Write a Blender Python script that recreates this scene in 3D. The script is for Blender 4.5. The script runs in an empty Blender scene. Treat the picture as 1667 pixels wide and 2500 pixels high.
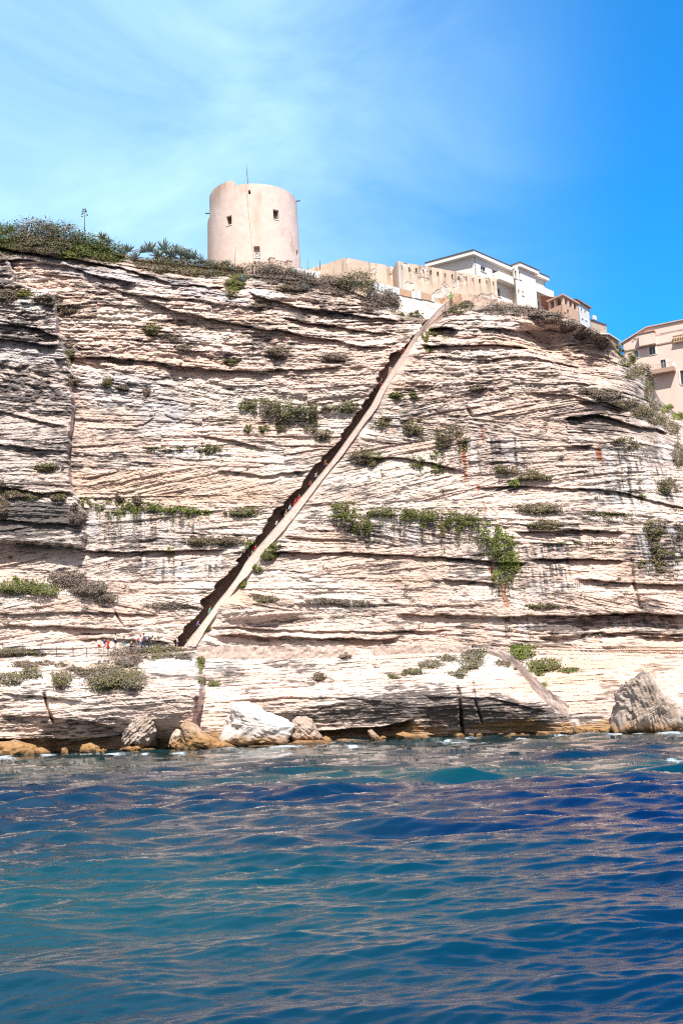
import bpy, bmesh, math, random
import numpy as np
from mathutils import Vector, Matrix
rng = np.random.default_rng(7)
random.seed(7)
SC = bpy.context.scene
COL = SC.collection
R = math.radians

# ------------------------------------------------------------------ camera
CAM_H = 4.2                      # eye height of somebody standing on a boat (metres)
FOC = 2600.0                     # focal length in pixels of the 1667 x 2500 photograph
PITCH = math.atan(465 / 2600)
ROLL = R(2.7)
_F = np.array([0, math.cos(PITCH), math.sin(PITCH)])
_R0 = np.array([1.0, 0, 0]); _U0 = np.array([0, -math.sin(PITCH), math.cos(PITCH)])
_R = math.cos(ROLL) * _R0 - math.sin(ROLL) * _U0
_U = math.sin(ROLL) * _R0 + math.cos(ROLL) * _U0
cam_d = bpy.data.cameras.new('camera'); cam = bpy.data.objects.new('camera', cam_d); COL.objects.link(cam)
cam_d.sensor_fit = 'VERTICAL'; cam_d.sensor_height = 36.0; cam_d.lens = 36 * FOC / 2500
cam_d.clip_start = 0.3; cam_d.clip_end = 6000
M = Matrix.Identity(4)
for i in range(3):
    M[i][0] = _R[i]; M[i][1] = _U[i]; M[i][2] = -_F[i]; M[i][3] = (0, 0, CAM_H)[i]
cam.matrix_world = M
SC.camera = cam

def rays(px, py):
    """direction (with y = 1) in which a point of the photograph lies"""
    px = np.asarray(px, float)[..., None]; py = np.asarray(py, float)[..., None]
    d = _F * FOC + _R * (px - 833.5) - _U * (py - 1250.0)
    return d / d[..., 1:2]
def W(px, py, D):
    """point D metres ahead along that direction"""
    D = np.asarray(D, float)
    return np.array([0, 0, CAM_H]) + rays(px, py) * D[..., None]
def WV(px, py, D): return Vector(W(px, py, D))
def px_of(P):
    v = np.asarray(P) - np.array([0, 0, CAM_H])
    return 833.5 + FOC * (v @ _R) / (v @ _F), 1250 - FOC * (v @ _U) / (v @ _F)

# ------------------------------------------------------------------ noise (numpy)
def _hash(i, j, seed):
    h = (i.astype(np.int64) * 374761393 + j.astype(np.int64) * 668265263 + seed * 1442695041) & 0xffffffff
    h = ((h ^ (h >> 13)) * 1274126177) & 0xffffffff
    h = ((h ^ (h >> 16)) * 2246822519) & 0xffffffff
    return ((h ^ (h >> 15)) & 0xffffff) / float(0xffffff)
def vn(x, y, seed=0):
    x, y = np.broadcast_arrays(x, y)
    i = np.floor(x); j = np.floor(y); u = x - i; v = y - j
    u = u * u * (3 - 2 * u); v = v * v * (3 - 2 * v)
    a = _hash(i, j, seed); b = _hash(i + 1, j, seed); c = _hash(i, j + 1, seed); d = _hash(i + 1, j + 1, seed)
    return (a * (1 - u) + b * u) * (1 - v) + (c * (1 - u) + d * u) * v
def fbm(x, y, o=4, seed=0, g=0.5):
    t = 0; a = 1; n = 0
    for k in range(o):
        t = t + a * vn(x * 2 ** k + 13.7 * k, y * 2 ** k + 7.1 * k, seed + k); n += a; a *= g
    return t / n * 2 - 1
def ss(a, b, x):
    t = np.clip((x - a) / (b - a), 0, 1); return t * t * (3 - 2 * t)
def pl(pts, x):
    p = np.array(pts, float); return np.interp(x, p[:, 0], p[:, 1])
def ell(px, py, cx, cy, rx, ry, soft=0.5, ang=0.0):
    c, s = math.cos(R(ang)), math.sin(R(ang))
    dx = px - cx; dy = py - cy
    u = (dx * c + dy * s) / rx; v = (-dx * s + dy * c) / ry
    return 1 - ss(1 - soft, 1 + soft, np.sqrt(u * u + v * v))

# ------------------------------------------------------------------ mesh helpers
def tag(o, label=None, cat=None, group=None, kind=None):
    if label: o['label'] = label
    if cat: o['category'] = cat
    if group: o['group'] = group
    if kind: o['kind'] = kind
    elif cat: o['kind'] = 'thing'
    return o
def empty(name, loc, label=None, cat=None, group=None, rz=0.0):
    o = bpy.data.objects.new(name, None); COL.objects.link(o)
    o.location = loc; o.rotation_euler = (0, 0, rz); o.empty_display_size = 0.3
    return tag(o, label, cat, group)
def np_mesh(name, V, Fq, mats=(), parent=None, smooth=False, midx=None):
    """V (n,3), Fq (m,k) index array or a list of index lists"""
    me = bpy.data.meshes.new(name)
    V = np.asarray(V, np.float32)
    if isinstance(Fq, np.ndarray):
        m, k = Fq.shape
        me.vertices.add(len(V)); me.vertices.foreach_set('co', V.ravel())
        me.loops.add(m * k); me.loops.foreach_set('vertex_index', Fq.astype(np.int32).ravel())
        me.polygons.add(m)
        me.polygons.foreach_set('loop_start', np.arange(0, m * k, k, dtype=np.int32))
        if midx is not None: me.polygons.foreach_set('material_index', np.asarray(midx, np.int32))
        if smooth: me.polygons.foreach_set('use_smooth', np.ones(m, bool))
        else: me.polygons.foreach_set('use_smooth', np.zeros(m, bool))
        me.update(calc_edges=True)
    else:
        me.from_pydata([tuple(v) for v in V], [], Fq)
        if midx is not None: me.polygons.foreach_set('material_index', np.asarray(midx, np.int32))
        if smooth: me.polygons.foreach_set('use_smooth', np.ones(len(me.polygons), bool))
    for m_ in (mats if isinstance(mats, (list, tuple)) else [mats]): me.materials.append(m_)
    o = bpy.data.objects.new(name, me); COL.objects.link(o)
    if parent: o.parent = parent
    return o
def set_col(o, C, name='Col'):
    a = o.data.attributes.new(name, 'FLOAT_COLOR', 'POINT')
    C = np.asarray(C, np.float32)
    if C.shape[1] == 3: C = np.concatenate([C, np.ones((len(C), 1), np.float32)], 1)
    a.data.foreach_set('color', C.ravel())
class MB:
    """collects boxes, prisms and tubes and links them as one mesh object"""
    def __init__(s, origin=(0, 0, 0)): s.v = []; s.f = []; s.o = Vector(origin)
    def add(s, vs, fs):
        b = len(s.v); s.v += [Vector(v) - s.o for v in vs]; s.f += [[b + i for i in f] for f in fs]; return s
    def box(s, c, sz, ax=None):
        c = Vector(c); X, Y, Z = ax if ax else (Vector((1, 0, 0)), Vector((0, 1, 0)), Vector((0, 0, 1)))
        hx, hy, hz = sz[0] / 2, sz[1] / 2, sz[2] / 2
        vs = [c + X * (a * hx) + Y * (b * hy) + Z * (d * hz) for d in (-1, 1) for a, b in ((-1, -1), (1, -1), (1, 1), (-1, 1))]
        return s.add(vs, [[3, 2, 1, 0], [4, 5, 6, 7], [0, 1, 5, 4], [1, 2, 6, 5], [2, 3, 7, 6], [3, 0, 4, 7]])
    def prism(s, poly, z0, z1):
        n = len(poly)
        vs = [(p[0], p[1], z0) for p in poly] + [(p[0], p[1], z1) for p in poly]
        return s.add(vs, [list(range(n))[::-1], list(range(n, 2 * n))] + [[i, (i + 1) % n, n + (i + 1) % n, n + i] for i in range(n)])
    def tube(s, pts, r, n=6):
        pts = [Vector(p) for p in pts]; rr = r if isinstance(r, (list, tuple)) else [r] * len(pts)
        vs = []; fs = []
        for i, p in enumerate(pts):
            t = (pts[min(i + 1, len(pts) - 1)] - pts[max(i - 1, 0)]).normalized()
            a = t.orthogonal().normalized() if abs(t.z) < .95 else Vector((1, 0, 0))
            a = (a - t * a.dot(t)).normalized(); b = t.cross(a)
            vs += [p + (a * math.cos(2 * math.pi * k / n) + b * math.sin(2 * math.pi * k / n)) * rr[i] for k in range(n)]
        for i in range(len(pts) - 1):
            fs += [[i * n + k, i * n + (k + 1) % n, (i + 1) * n + (k + 1) % n, (i + 1) * n + k] for k in range(n)]
        fs += [list(range(n))[::-1], [(len(pts) - 1) * n + k for k in range(n)]]
        return s.add(vs, fs)
    def build(s, name, mat, parent=None, smooth=False):
        o = np_mesh(name, [tuple(v) for v in s.v], s.f, mat, parent, smooth)
        if not parent: o.location = s.o
        return o

# ------------------------------------------------------------------ materials
def mat(name, col=(0.5, 0.5, 0.5), rough=0.8, var=0.0, scale=3.0, bump=0.0, bscale=20.0, attr=None, spec=0.3, metallic=0.0, col2=None, stretch=(1, 1, 1)):
    m = bpy.data.materials.new(name); m.use_nodes = True
    nt = m.node_tree; N = nt.nodes; L = nt.links
    b = N['Principled BSDF']; b.inputs['Roughness'].default_value = rough
    b.inputs['Specular IOR Level'].default_value = spec; b.inputs['Metallic'].default_value = metallic
    tc = N.new('ShaderNodeNewGeometry'); mp = N.new('ShaderNodeMapping'); mp.inputs['Scale'].default_value = stretch
    L.new(tc.outputs['Position'], mp.inputs['Vector'])
    src = None
    if attr:
        at = N.new('ShaderNodeAttribute'); at.attribute_name = attr; src = at.outputs['Color']
    if var > 0 or col2:
        nz = N.new('ShaderNodeTexNoise'); nz.inputs['Scale'].default_value = scale; nz.inputs['Detail'].default_value = 6
        nz.inputs['Roughness'].default_value = 0.65
        L.new(mp.outputs[0], nz.inputs['Vector'])
        cr = N.new('ShaderNodeMapRange'); cr.inputs[1].default_value = 0.3; cr.inputs[2].default_value = 0.7
        L.new(nz.outputs['Fac'], cr.inputs[0])
        mx = N.new('ShaderNodeMix'); mx.data_type = 'RGBA'
        if attr:
            mx.blend_type = 'MULTIPLY'; mx.inputs['Factor'].default_value = 1.0
            cr.inputs[3].default_value = 1 - var; cr.inputs[4].default_value = 1 + var * 0.6
            L.new(src, mx.inputs[6]); L.new(cr.outputs[0], mx.inputs[7])
        else:
            c2 = col2 or tuple(max(0, c * (1 - var)) for c in col)
            mx.inputs[6].default_value = (*c2, 1); mx.inputs[7].default_value = (*(col if col2 else tuple(min(1, c * (1 + var * .4)) for c in col)), 1)
            L.new(cr.outputs[0], mx.inputs['Factor'])
        src = mx.outputs[2]
    if src: L.new(src, b.inputs['Base Color'])
    else: b.inputs['Base Color'].default_value = (*col, 1)
    if bump > 0:
        bn = N.new('ShaderNodeTexNoise'); bn.inputs['Scale'].default_value = bscale; bn.inputs['Detail'].default_value = 5
        L.new(mp.outputs[0], bn.inputs['Vector'])
        bp = N.new('ShaderNodeBump'); bp.inputs['Strength'].default_value = 1.0; bp.inputs['Distance'].default_value = bump
        L.new(bn.outputs['Fac'], bp.inputs['Height']); L.new(bp.outputs[0], b.inputs['Normal'])
    return m

# ------------------------------------------------------------------ light
SUN_EL, SUN_AZ = R(56), R(-12)        # the sun stands high, behind the boat and a little to its right
sd = bpy.data.lights.new('sun', 'SUN'); sd.energy = 5.0; sd.angle = R(0.53); sd.color = (1.0, 0.955, 0.89)
so = bpy.data.objects.new('sun', sd); COL.objects.link(so)
sun_vec = Vector((-math.sin(SUN_AZ) * math.cos(SUN_EL), -math.cos(SUN_AZ) * math.cos(SUN_EL), math.sin(SUN_EL)))
so.rotation_euler = (-sun_vec).to_track_quat('-Z', 'Y').to_euler(); so.location = (-30, -40, 90)
wd = bpy.data.worlds.new('World'); SC.world = wd; wd.use_nodes = True
nt = wd.node_tree; N = nt.nodes; L = nt.links
bg = N['Background']; bg.inputs['Strength'].default_value = 0.105
sky = N.new('ShaderNodeTexSky'); sky.sky_type = 'NISHITA'; sky.sun_disc = False
sky.sun_elevation = SUN_EL; sky.sun_rotation = R(180) + SUN_AZ; sky.altitude = 0; sky.air_density = 1.0; sky.dust_density = 0.4; sky.ozone_density = 2.0
# thin cirrus: noise over the direction of view, mixed into the sky
tc = N.new('ShaderNodeTexCoord')
mp = N.new('ShaderNodeMapping'); mp.inputs['Rotation'].default_value = (R(8), R(-28), R(10)); mp.inputs['Scale'].default_value = (1.7, 1.6, 4.2); mp.inputs['Location'].default_value = (0.35, 0, 0.1)
n1 = N.new('ShaderNodeTexNoise'); n1.inputs['Scale'].default_value = 1.6; n1.inputs['Detail'].default_value = 9; n1.inputs['Roughness'].default_value = 0.55; n1.inputs['Distortion'].default_value = 0.7
L.new(tc.outputs['Generated'], mp.inputs['Vector']); L.new(mp.outputs[0], n1.inputs['Vector'])
sx = N.new('ShaderNodeSeparateXYZ'); L.new(tc.outputs['Generated'], sx.inputs[0])
mr = N.new('ShaderNodeMapRange'); mr.inputs[1].default_value = 0.34; mr.inputs[2].default_value = 0.68; mr.inputs[3].default_value = 0.30; mr.inputs[4].default_value = 1.0
L.new(n1.outputs['Fac'], mr.inputs[0])
mw = N.new('ShaderNodeMapRange'); mw.interpolation_type = 'SMOOTHSTEP'      # the veil of cloud lies over the west (left) part of the sky
mw.inputs[1].default_value = 0.29; mw.inputs[2].default_value = -0.10; mw.inputs[3].default_value = 0.02; mw.inputs[4].default_value = 0.95
L.new(sx.outputs['X'], mw.inputs[0])
mm = N.new('ShaderNodeMath'); mm.operation = 'MULTIPLY'; L.new(mr.outputs[0], mm.inputs[0]); L.new(mw.outputs[0], mm.inputs[1])
tint = N.new('ShaderNodeMix'); tint.data_type = 'RGBA'; tint.blend_type = 'MULTIPLY'; tint.inputs['Factor'].default_value = 1; tint.inputs[7].default_value = (0.12, 1.22, 2.0, 1)
L.new(sky.outputs[0], tint.inputs[6])
cl = N.new('ShaderNodeMix'); cl.data_type = 'RGBA'; cl.inputs[7].default_value = (4.5, 6.95, 8.4, 1)
L.new(mm.outputs[0], cl.inputs['Factor']); L.new(tint.outputs[2], cl.inputs[6])
# unseen pale veil added to the sky behind the boat, to neutralise blue fill
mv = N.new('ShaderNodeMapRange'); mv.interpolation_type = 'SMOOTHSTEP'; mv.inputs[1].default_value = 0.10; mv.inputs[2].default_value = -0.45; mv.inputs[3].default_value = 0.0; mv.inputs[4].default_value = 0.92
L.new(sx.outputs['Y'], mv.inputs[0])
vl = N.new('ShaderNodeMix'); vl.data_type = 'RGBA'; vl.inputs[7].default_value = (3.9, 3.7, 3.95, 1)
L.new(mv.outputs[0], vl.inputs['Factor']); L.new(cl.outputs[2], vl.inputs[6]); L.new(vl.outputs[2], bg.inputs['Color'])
SC.cycles.use_denoising = False; SC.cycles.filter_width = 1.2
SC.view_settings.view_transform = 'Standard'; SC.view_settings.look = 'None'; SC.view_settings.gamma = 1; SC.view_settings.exposure = 0.55
# ------------------------------------------------------------------ the cliff (terrain, one sheet)
WATERLINE = [(-500, 1862), (-100, 1850), (0, 1846), (300, 1834), (500, 1828), (833, 1811), (1100, 1800), (1400, 1792), (1667, 1786), (2200, 1770)]
SKY = [(-500, 640), (-200, 600), (0, 588), (80, 574), (150, 582), (250, 612), (330, 634), (420, 645), (500, 652), (600, 660), (700, 668), (800, 695), (870, 715), (930, 742), (990, 768), (1040, 780),
       (1075, 768), (1090, 748), (1150, 746), (1250, 746), (1330, 757), (1400, 782), (1480, 826), (1512, 858), (1545, 885), (1585, 925), (1610, 975), (1640, 1003), (1667, 1018), (1800, 1080), (2200, 1230)]
ST_TOP = [(450, 1577), (496, 1518), (532, 1469), (555, 1442), (584, 1400), (599, 1374), (626, 1340), (680, 1279), (745, 1202), (806, 1130), (867, 1045), (906, 990), (928, 947), (962, 895), (984, 863), (1012, 819), (1040, 787), (1053, 771), (1071, 752), (1096, 732)]
ST_BOT = [(476, 1579), (503, 1535), (536, 1484), (560, 1456), (583, 1425), (607, 1401), (653, 1336), (691, 1294), (737, 1237), (791, 1164), (837, 1107), (886, 1038), (923, 990), (938, 955), (954, 930), (976, 896), (995, 868), (1012, 838), (1030, 812), (1051, 790), (1084, 760)]
ST_CUT = [(424, 1577), (426, 1564), (437, 1551), (470, 1512), (483, 1498), (496, 1483), (491, 1476), (498, 1460), (518, 1445), (535, 1422), (560, 1400), (567, 1392), (592, 1355), (622, 1325), (649, 1283), (676, 1244), (730, 1195), (764, 1145), (787, 1118), (833, 1068), (863, 1022), (886, 992), (918, 944), (927, 910), (941, 894), (950, 874), (957, 861), (978, 852), (998, 833), (1020, 808), (1046, 777)]
def by_y(pts, y):
    p = np.array(sorted([(b, a) for a, b in pts]), float); return np.interp(y, p[:, 0], p[:, 1])
def Dw(px):
    py = pl(WATERLINE, px); r = rays(px, py); return -CAM_H / r[..., 2]
_xs = np.linspace(-520, 2220, 300); _dw = Dw(_xs)
_k = np.exp(-np.linspace(-2, 2, 41) ** 2); _k /= _k.sum()
_dws = np.convolve(np.pad(_dw, 20, mode='edge'), _k, mode='valid')
def Dws(px): return np.interp(px, _xs, _dws)
def Dmain(px): return pl([(-500, 130), (0, 130), (500, 131), (833, 130), (1100, 128), (1400, 125), (1667, 125), (2200, 130)], px)

NOTCH = [  # polyline of a bed's overhanging lip, depth of the recess below it (m), how far down it dies out (px)
    ([(-400, 1318), (0, 1322), (100, 1328), (205, 1340)], 1.5, 13), ([(195, 1342), (300, 1347), (420, 1341), (560, 1343)], 1.7, 14),
    ([(640, 1345), (900, 1350), (1100, 1363), (1290, 1377)], 1.5, 12), ([(1290, 1366), (1400, 1362), (1530, 1370)], 1.7, 11),
    ([(1250, 1301), (1400, 1292), (1530, 1300)], 1.4, 13), ([(960, 1500), (1250, 1506), (1440, 1500), (1560, 1498), (1900, 1508)], 1.6, 24),
    ([(1400, 1502), (1560, 1499), (1900, 1508)], 1.9, 40), ([(1310, 1558), (1450, 1545), (1560, 1545), (1900, 1560)], 1.2, 14), ([(1550, 1555), (1900, 1565)], 1.6, 22),
    ([(520, 1553), (700, 1552), (900, 1560), (985, 1555)], 2.0, 26), ([(500, 1532), (700, 1537), (900, 1542), (1100, 1540)], 0.9, 10),
    ([(1160, 1190), (1300, 1187), (1460, 1195), (1530, 1205), (1640, 1235), (1900, 1280)], 1.1, 11),
    ([(-300, 600), (0, 605), (150, 628), (300, 652), (420, 690), (560, 706)], 1.6, 16), ([(-300, 640), (60, 632), (150, 645), (220, 668), (340, 690)], 1.8, 36),
    ([(120, 880), (250, 868), (400, 884), (560, 908), (680, 900), (840, 895)], 1.5, 26), ([(330, 720), (420, 752), (560, 792), (700, 806), (850, 838), (970, 852)], 1.5, 34),
    ([(600, 712), (720, 745), (850, 765), (985, 786)], 2.2, 34), ([(680, 770), (840, 800), (975, 818)], 1.3, 22), ([(230, 690), (320, 715), (430, 730)], 1.2, 18),
    ([(-300, 770), (0, 790), (90, 800), (150, 826)], 1.8, 18), ([(-300, 815), (0, 826), (80, 836), (150, 846)], 2.0, 24), ([(-300, 1075), (0, 1085), (175, 1104)], 1.1, 14),
    ([(-300, 1180), (0, 1188), (100, 1203), (190, 1203)], 1.2, 13), ([(-300, 985), (0, 1003), (170, 1045)], 0.9, 12), ([(-300, 1260), (0, 1268), (200, 1283)], 1.3, 14),
    ([(560, 1716), (680, 1701), (800, 1700), (940, 1712)], 0.5, 20), ([(760, 1782), (900, 1777), (1015, 1757)], 4.2, 26),
    ([(1030, 1700), (1200, 1706), (1345, 1740)], 0.6, 16), ([(1060, 1732), (1250, 1740)], 0.7, 14),
    ([(1040, 804), (1090, 800), (1120, 808)], 2.6, 18), ([(1020, 846), (1200, 842), (1300, 850)], 1.6, 20), ([(1060, 872), (1200, 880), (1290, 868), (1420, 900)], 1.1, 22),
    ([(1150, 800), (1260, 806), (1380, 800)], 1.2, 16), ([(1370, 1022), (1450, 1012), (1560, 1042), (1640, 1060)], 2.0, 26), ([(1400, 975), (1480, 985), (1540, 1005)], 1.5, 24),
    ([(1290, 955), (1400, 965), (1530, 1010)], 1.2, 18), ([(1370, 1092), (1450, 1086)], 0.9, 12), ([(318, 1037), (350, 1036), (370, 1022), (386, 1012)], 0.5, 9), ([(396, 1006), (425, 1018), (470, 1026)], 0.5, 14),
    ([(480, 1062), (560, 1076), (660, 1095)], 1.0, 12), ([(520, 1150), (640, 1160), (760, 1145)], 1.0, 18), ([(860, 1112), (1000, 1120), (1130, 1150)], 1.2, 12),
    ([(1400, 1410), (1530, 1425), (1700, 1428), (1900, 1435)], 1.7, 18), ([(1070, 1415), (1230, 1425)], 1.3, 12), ([(690, 1310), (880, 1318)], 1.0, 9),
    ([(0, 1500), (200, 1493), (400, 1500)], 0.8, 10), ([(0, 1525), (150, 1530), (330, 1535)], 1.2, 20), ([(190, 1560), (250, 1556), (330, 1560), (420, 1565)], 1.0, 16),
    ([(0, 1690), (100, 1700), (210, 1712)], 0.9, 14), ([(0, 1745), (90, 1750), (210, 1760), (300, 1775)], 1.3, 20), ([(-400, 1800), (80, 1803), (200, 1806), (310, 1790), (400, 1800)], 3.2, 24)]
CRACK = [  # vertical joints: polyline, width px, depth m
    ([(1118, 1672), (1122, 1720), (1130, 1795)], 4, 1.4), ([(1152, 1660), (1158, 1705), (1178, 1770)], 3.5, .7), ([(108, 1690), (118, 1730), (132, 1765)], 3.5, 1.2), ([(480, 1700), (478, 1760)], 5, 1.2),
    ([(1540, 1360), (1545, 1420), (1562, 1490)], 5, .7), ([(1532, 1200), (1540, 1290), (1545, 1365)], 5, .4), ([(280, 1490), (300, 1530)], 3, 0.7), ([(978, 775), (985, 850)], 9, 1.6), ([(1138, 990), (1155, 1020)], 5, 0.8)]

def cliff_fields(px, py):
    """smooth depth of the face, then the depth with its beds; also the bed coordinate for colouring"""
    dw = Dws(px); dm = Dmain(px)
    wl = pl(WATERLINE, px)
    # wall above the path
    main = dm + np.clip(1590 - py, 0, None) * 0.0095
    # face below the path, from the shore up to the path level
    t = np.clip((wl - py) / (wl - 1592), 0, 1)
    low = dw + 2.2 + (dm - 3.2 - dw) * t ** 1.3
    # projecting block at the left, with its flat top
    xe = pl([(1560, 470), (1600, 474), (1640, 492), (1690, 494), (1720, 486), (1760, 478), (1850, 472)], py) if False else np.interp(py, [1560, 1600, 1640, 1690, 1720, 1760, 1850], [440, 470, 490, 495, 487, 478, 474])
    mL = 1 - ss(-7, 9, px - xe + 5 * fbm(px / 30, py / 18, 3, 5))
    lf = dw + 0.2 + 7.0 * (1 - ss(1570, 1705, py)) ** 1.4 + 3.6 * ss(1730, 1840, py) ** 1.4 * ss(-20, 160, px) - 1.2 * ell(px, py, 400, 1690, 110, 80, .9) + 1.2 * np.exp(-((px - 140) / 22) ** 2)
    low = low * (1 - mL) + lf * mL
    # rounded mass at the right of the shore
    low = low - 5.6 * ell(px, py, 1170, 1722, 215, 125, 0.75) * (1 - ss(-10, 12, px - np.interp(py, [1570, 1640, 1740, 1800], [1190, 1290, 1385, 1420])))
    low = low + 3.8 * ss(1688, 1785, py - 14 * np.cos((px - 780) / 150)) * ss(520, 640, px) * (1 - ss(960, 1040, px)) + 4.0 * ss(1690, 1790, py + 0.10 * (1345 - px) - 24) * ss(990, 1060, px) * (1 - ss(1300, 1370, px))
    ytop = np.interp(px, [-500, 0, 220, 300, 440, 480, 1150, 1200, 1400, 1667, 2200], [1600, 1602, 1606, 1604, 1592, 1590, 1584, 1580, 1592, 1600, 1610])
    ytop = ytop + 2.5 * fbm(px / 25, py * 0 + 3, 3, 21)
    k = ss(-3, 3, py - ytop)
    D = main * (1 - k) + low * k
    # block that stands proud at the left edge
    xb = np.interp(py, [600, 640, 690, 720, 830, 880, 1000, 1100, 1190, 1250, 1330, 1345], [-10, 22, 40, 132, 146, 172, 182, 168, 176, 206, 208, 208])
    xb = xb + 7 * fbm(px / 40, py / 14, 3, 9)
    blk = (1 - ss(-5, 5, px - xb)) * (1 - ss(1322, 1336, py - 0.06 * (px - 100)))
    D = D - blk * (4.0 - 1.5 * ss(700, 1000, py) - 0.4 * ss(1100, 1330, py))
    # mounds at the foot of the left wall
    D = D - 1.5 * ss(1405, 1460, py + 0.0009 * (px - 140) ** 2) * (1 - ss(230, 330, px)) * (1 - ss(1450, 1580, py))
    D = D - 1.2 * ss(1440, 1475, py) * (1 - ss(1500, 1540, py)) * ell(px, py, 640, 1475, 110, 40, 0.5) * (1 - k)
    # cavern under the right brow
    D = D + 4.4 * ell(px, py, 1415, 858, 125, 52, 0.45, 22) - 1.6 * ell(px, py, 1400, 775, 130, 34, 0.6, 24)
    D = D + 2.0 * ell(px, py, 1290, 830, 60, 24, 0.6, 10)
    # the headland curves away at the right
    d = py - pl(SKY, px)
    D = D + 16 * np.exp(-np.clip(d, 0, None) / 46) * ss(1440, 1600, px) + 5 * ss(1480, 1720, px) * (1 - ss(1000, 1300, py))
    D = D + 4.5 * np.exp(-np.clip(d, 0, None) / 28) * (1 - ss(1380, 1500, px))
    D = D + 1.0 * ell(px, py, 860, 790, 140, 60, 0.7, 18)
    P = W(px, py, D); X = P[..., 0]; Z = P[..., 2]
    D = D + 1.1 * fbm(X / 13, Z / 8, 3, 31) * (1 - 0.6 * k)
    smooth = D.copy()
    # lips
    wob = 5.0 * fbm(X / 3.2, Z * 0 + 1, 4, 41)
    for q, (pts, dep, ln) in enumerate(NOTCH):
        x0, x1 = pts[0][0], pts[-1][0]
        sel = (px > x0 - 5) & (px < x1 + 5)
        yl = pl(pts, px) + wob * (0.5 + min(1, ln / 30)) + 1.5 * fbm(X / 0.8, Z * 0 + q, 2, 50 + q)
        tt = py - yl
        fade = ss(x0, x0 + 30, px) * (1 - ss(x1 - 30, x1, px)) if x1 - x0 > 80 else ss(x0, x0 + 18, px) * (1 - ss(x1 - 18, x1, px))
        am = 0.55 + 0.75 * vn(X / 5 + q * 3.1, Z * 0, 61 + q)
        dep = dep * 0.78
        D = D + np.where(sel, dep * fade * am * (ss(-1.5, 1.5, tt) * np.exp(-np.clip(tt, 0, None) / ln)) - 0.25 * dep * fade * np.exp(-np.clip(-tt, 0, None) / (ln * .6)) * (tt < 1), 0)
    for q, (pts, wd_, dep) in enumerate(CRACK):
        y0, y1 = pts[0][1], pts[-1][1]
        xl = by_y(pts, py) + 2.5 * fbm(py / 14, py * 0 + q, 3, 80 + q)
        D = D + dep * np.exp(-((px - xl) / wd_) ** 2) * ss(y0 - 4, y0 + 12, py) * (1 - ss(y1 - 10, y1 + 6, py))
    return D, smooth, X, Z, k, blk, mL

def beds(s, X, Z, levels, seed):
    """ledges and undercuts of a stack of beds; returns relief (negative = towards the viewer) and a bed id"""
    disp = 0; ids = []
    for q, (h, A, lam, wgt) in enumerate(levels):
        tt = s / h + 0.6 * (vn(s / h * 0.57, X * 0, seed + q) * 2 - 1) + 0.16 * fbm(X / (lam * 1.1), s / h * 0.35, 3, seed + 40 + q, 0.65)
        i = np.floor(tt); f = tt - i
        ph = _hash(i, i * 0 + 3, seed + 10 + q)
        sm = vn(X / lam + 31.7 * ph, i * 1.0, seed + 20 + q)
        sm2 = vn(X / (lam * 0.33) + 11.7 * ph, i * 1.0, seed + 25 + q)
        bw = lam * (0.28 + 0.3 * ph)
        blkid = np.floor(X / bw + 17.1 * ph + 0.35 * f + 0.6 * vn(X / lam, Z / h, seed + 33 + q))
        bl = _hash(blkid, i, seed + 30 + q)
        pr = np.clip(0.62 * sm + 0.20 * sm2 + 0.22 * bl, 0, 1)
        pr = ss(0.18, 0.92, pr)
        prof = ss(0.0, 0.11, f) * (1 - 0.66 * ss(0.35, 1.0, f))
        disp = disp - wgt * A * (0.12 + 1.25 * pr) * prof
        ids.append(i)
    return disp, ids

def bed_detail(px, py, X, Z, k):
    low = ss(1575, 1600, py); up = 1 - ss(860, 1080, py)
    mid = np.clip(1 - low - up, 0, 1)
    sh = Z + 0.055 * X * (1 - low) + 0.09 * X * up * (1 - ss(-20, 5, X))
    sh = sh + (0.35 + 0.55 * up) * fbm(X / 17, Z / 11, 3, 101) * (1 - 0.5 * low) + 0.10 * fbm(X / 2.2, Z / 1.6, 3, 102)
    # sets of current-bedded layers: each set keeps its own dip between level bounding planes
    st = sh / 2.7 + 0.8 * vn(sh / 6, X * 0, 103) + 0.35 * fbm(X / 14, sh * 0, 2, 104)
    I = np.floor(st); dip = (_hash(I, np.floor(X / 26 + 9.1 * _hash(I, I * 0, 105)), 106) - 0.45)
    dip = np.sign(dip) * np.clip(np.abs(dip) * 2 - 0.25, 0, 1) * (0.30 * mid + 0.16 * up + 0.015 * low)
    band = np.clip(ell(px, py, 960, 1190, 330, 34, 0.12) + ell(px, py, 480, 1175, 280, 34, 0.12), 0, 1) > 0.5
    dip = np.where(band, 0.24, dip)
    s = sh - dip * X
    calm = ss(-.15, .35, fbm(X / 16 + 4, sh / 3.2, 3, 107)) * mid       # smooth worn faces here and there
    lv = [(1.7, 0.40, 6.0, 1.0 - 0.66 * low - 0.48 * mid), (0.64, 0.28, 3.2, 1 - 0.5 * low - 0.40 * mid - .3 * calm), (0.35, 0.18, 2.2, 0.9 - 0.15 * low - .3 * mid - .35 * calm), (0.215, 0.10, 1.6, 0.75 + .15 * low - .2 * mid - .25 * calm)]
    disp, ids = beds(s, X, Z, lv, 110)
    # weathered chips: small crumbly relief, strongest near the brow
    disp = disp + (0.10 + 0.30 * up + 0.05 * mid) * fbm(X / 0.8, Z / 0.42, 4, 261, 0.62) + 0.09 * fbm(X / 0.32, Z / 0.17, 2, 262)
    disp = disp + (0.75 * up + 0.18 * mid) * np.abs(fbm(X / 2.4, Z / 1.0, 4, 263, 0.6))
    return disp, s, ids[1], ids[2]

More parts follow.
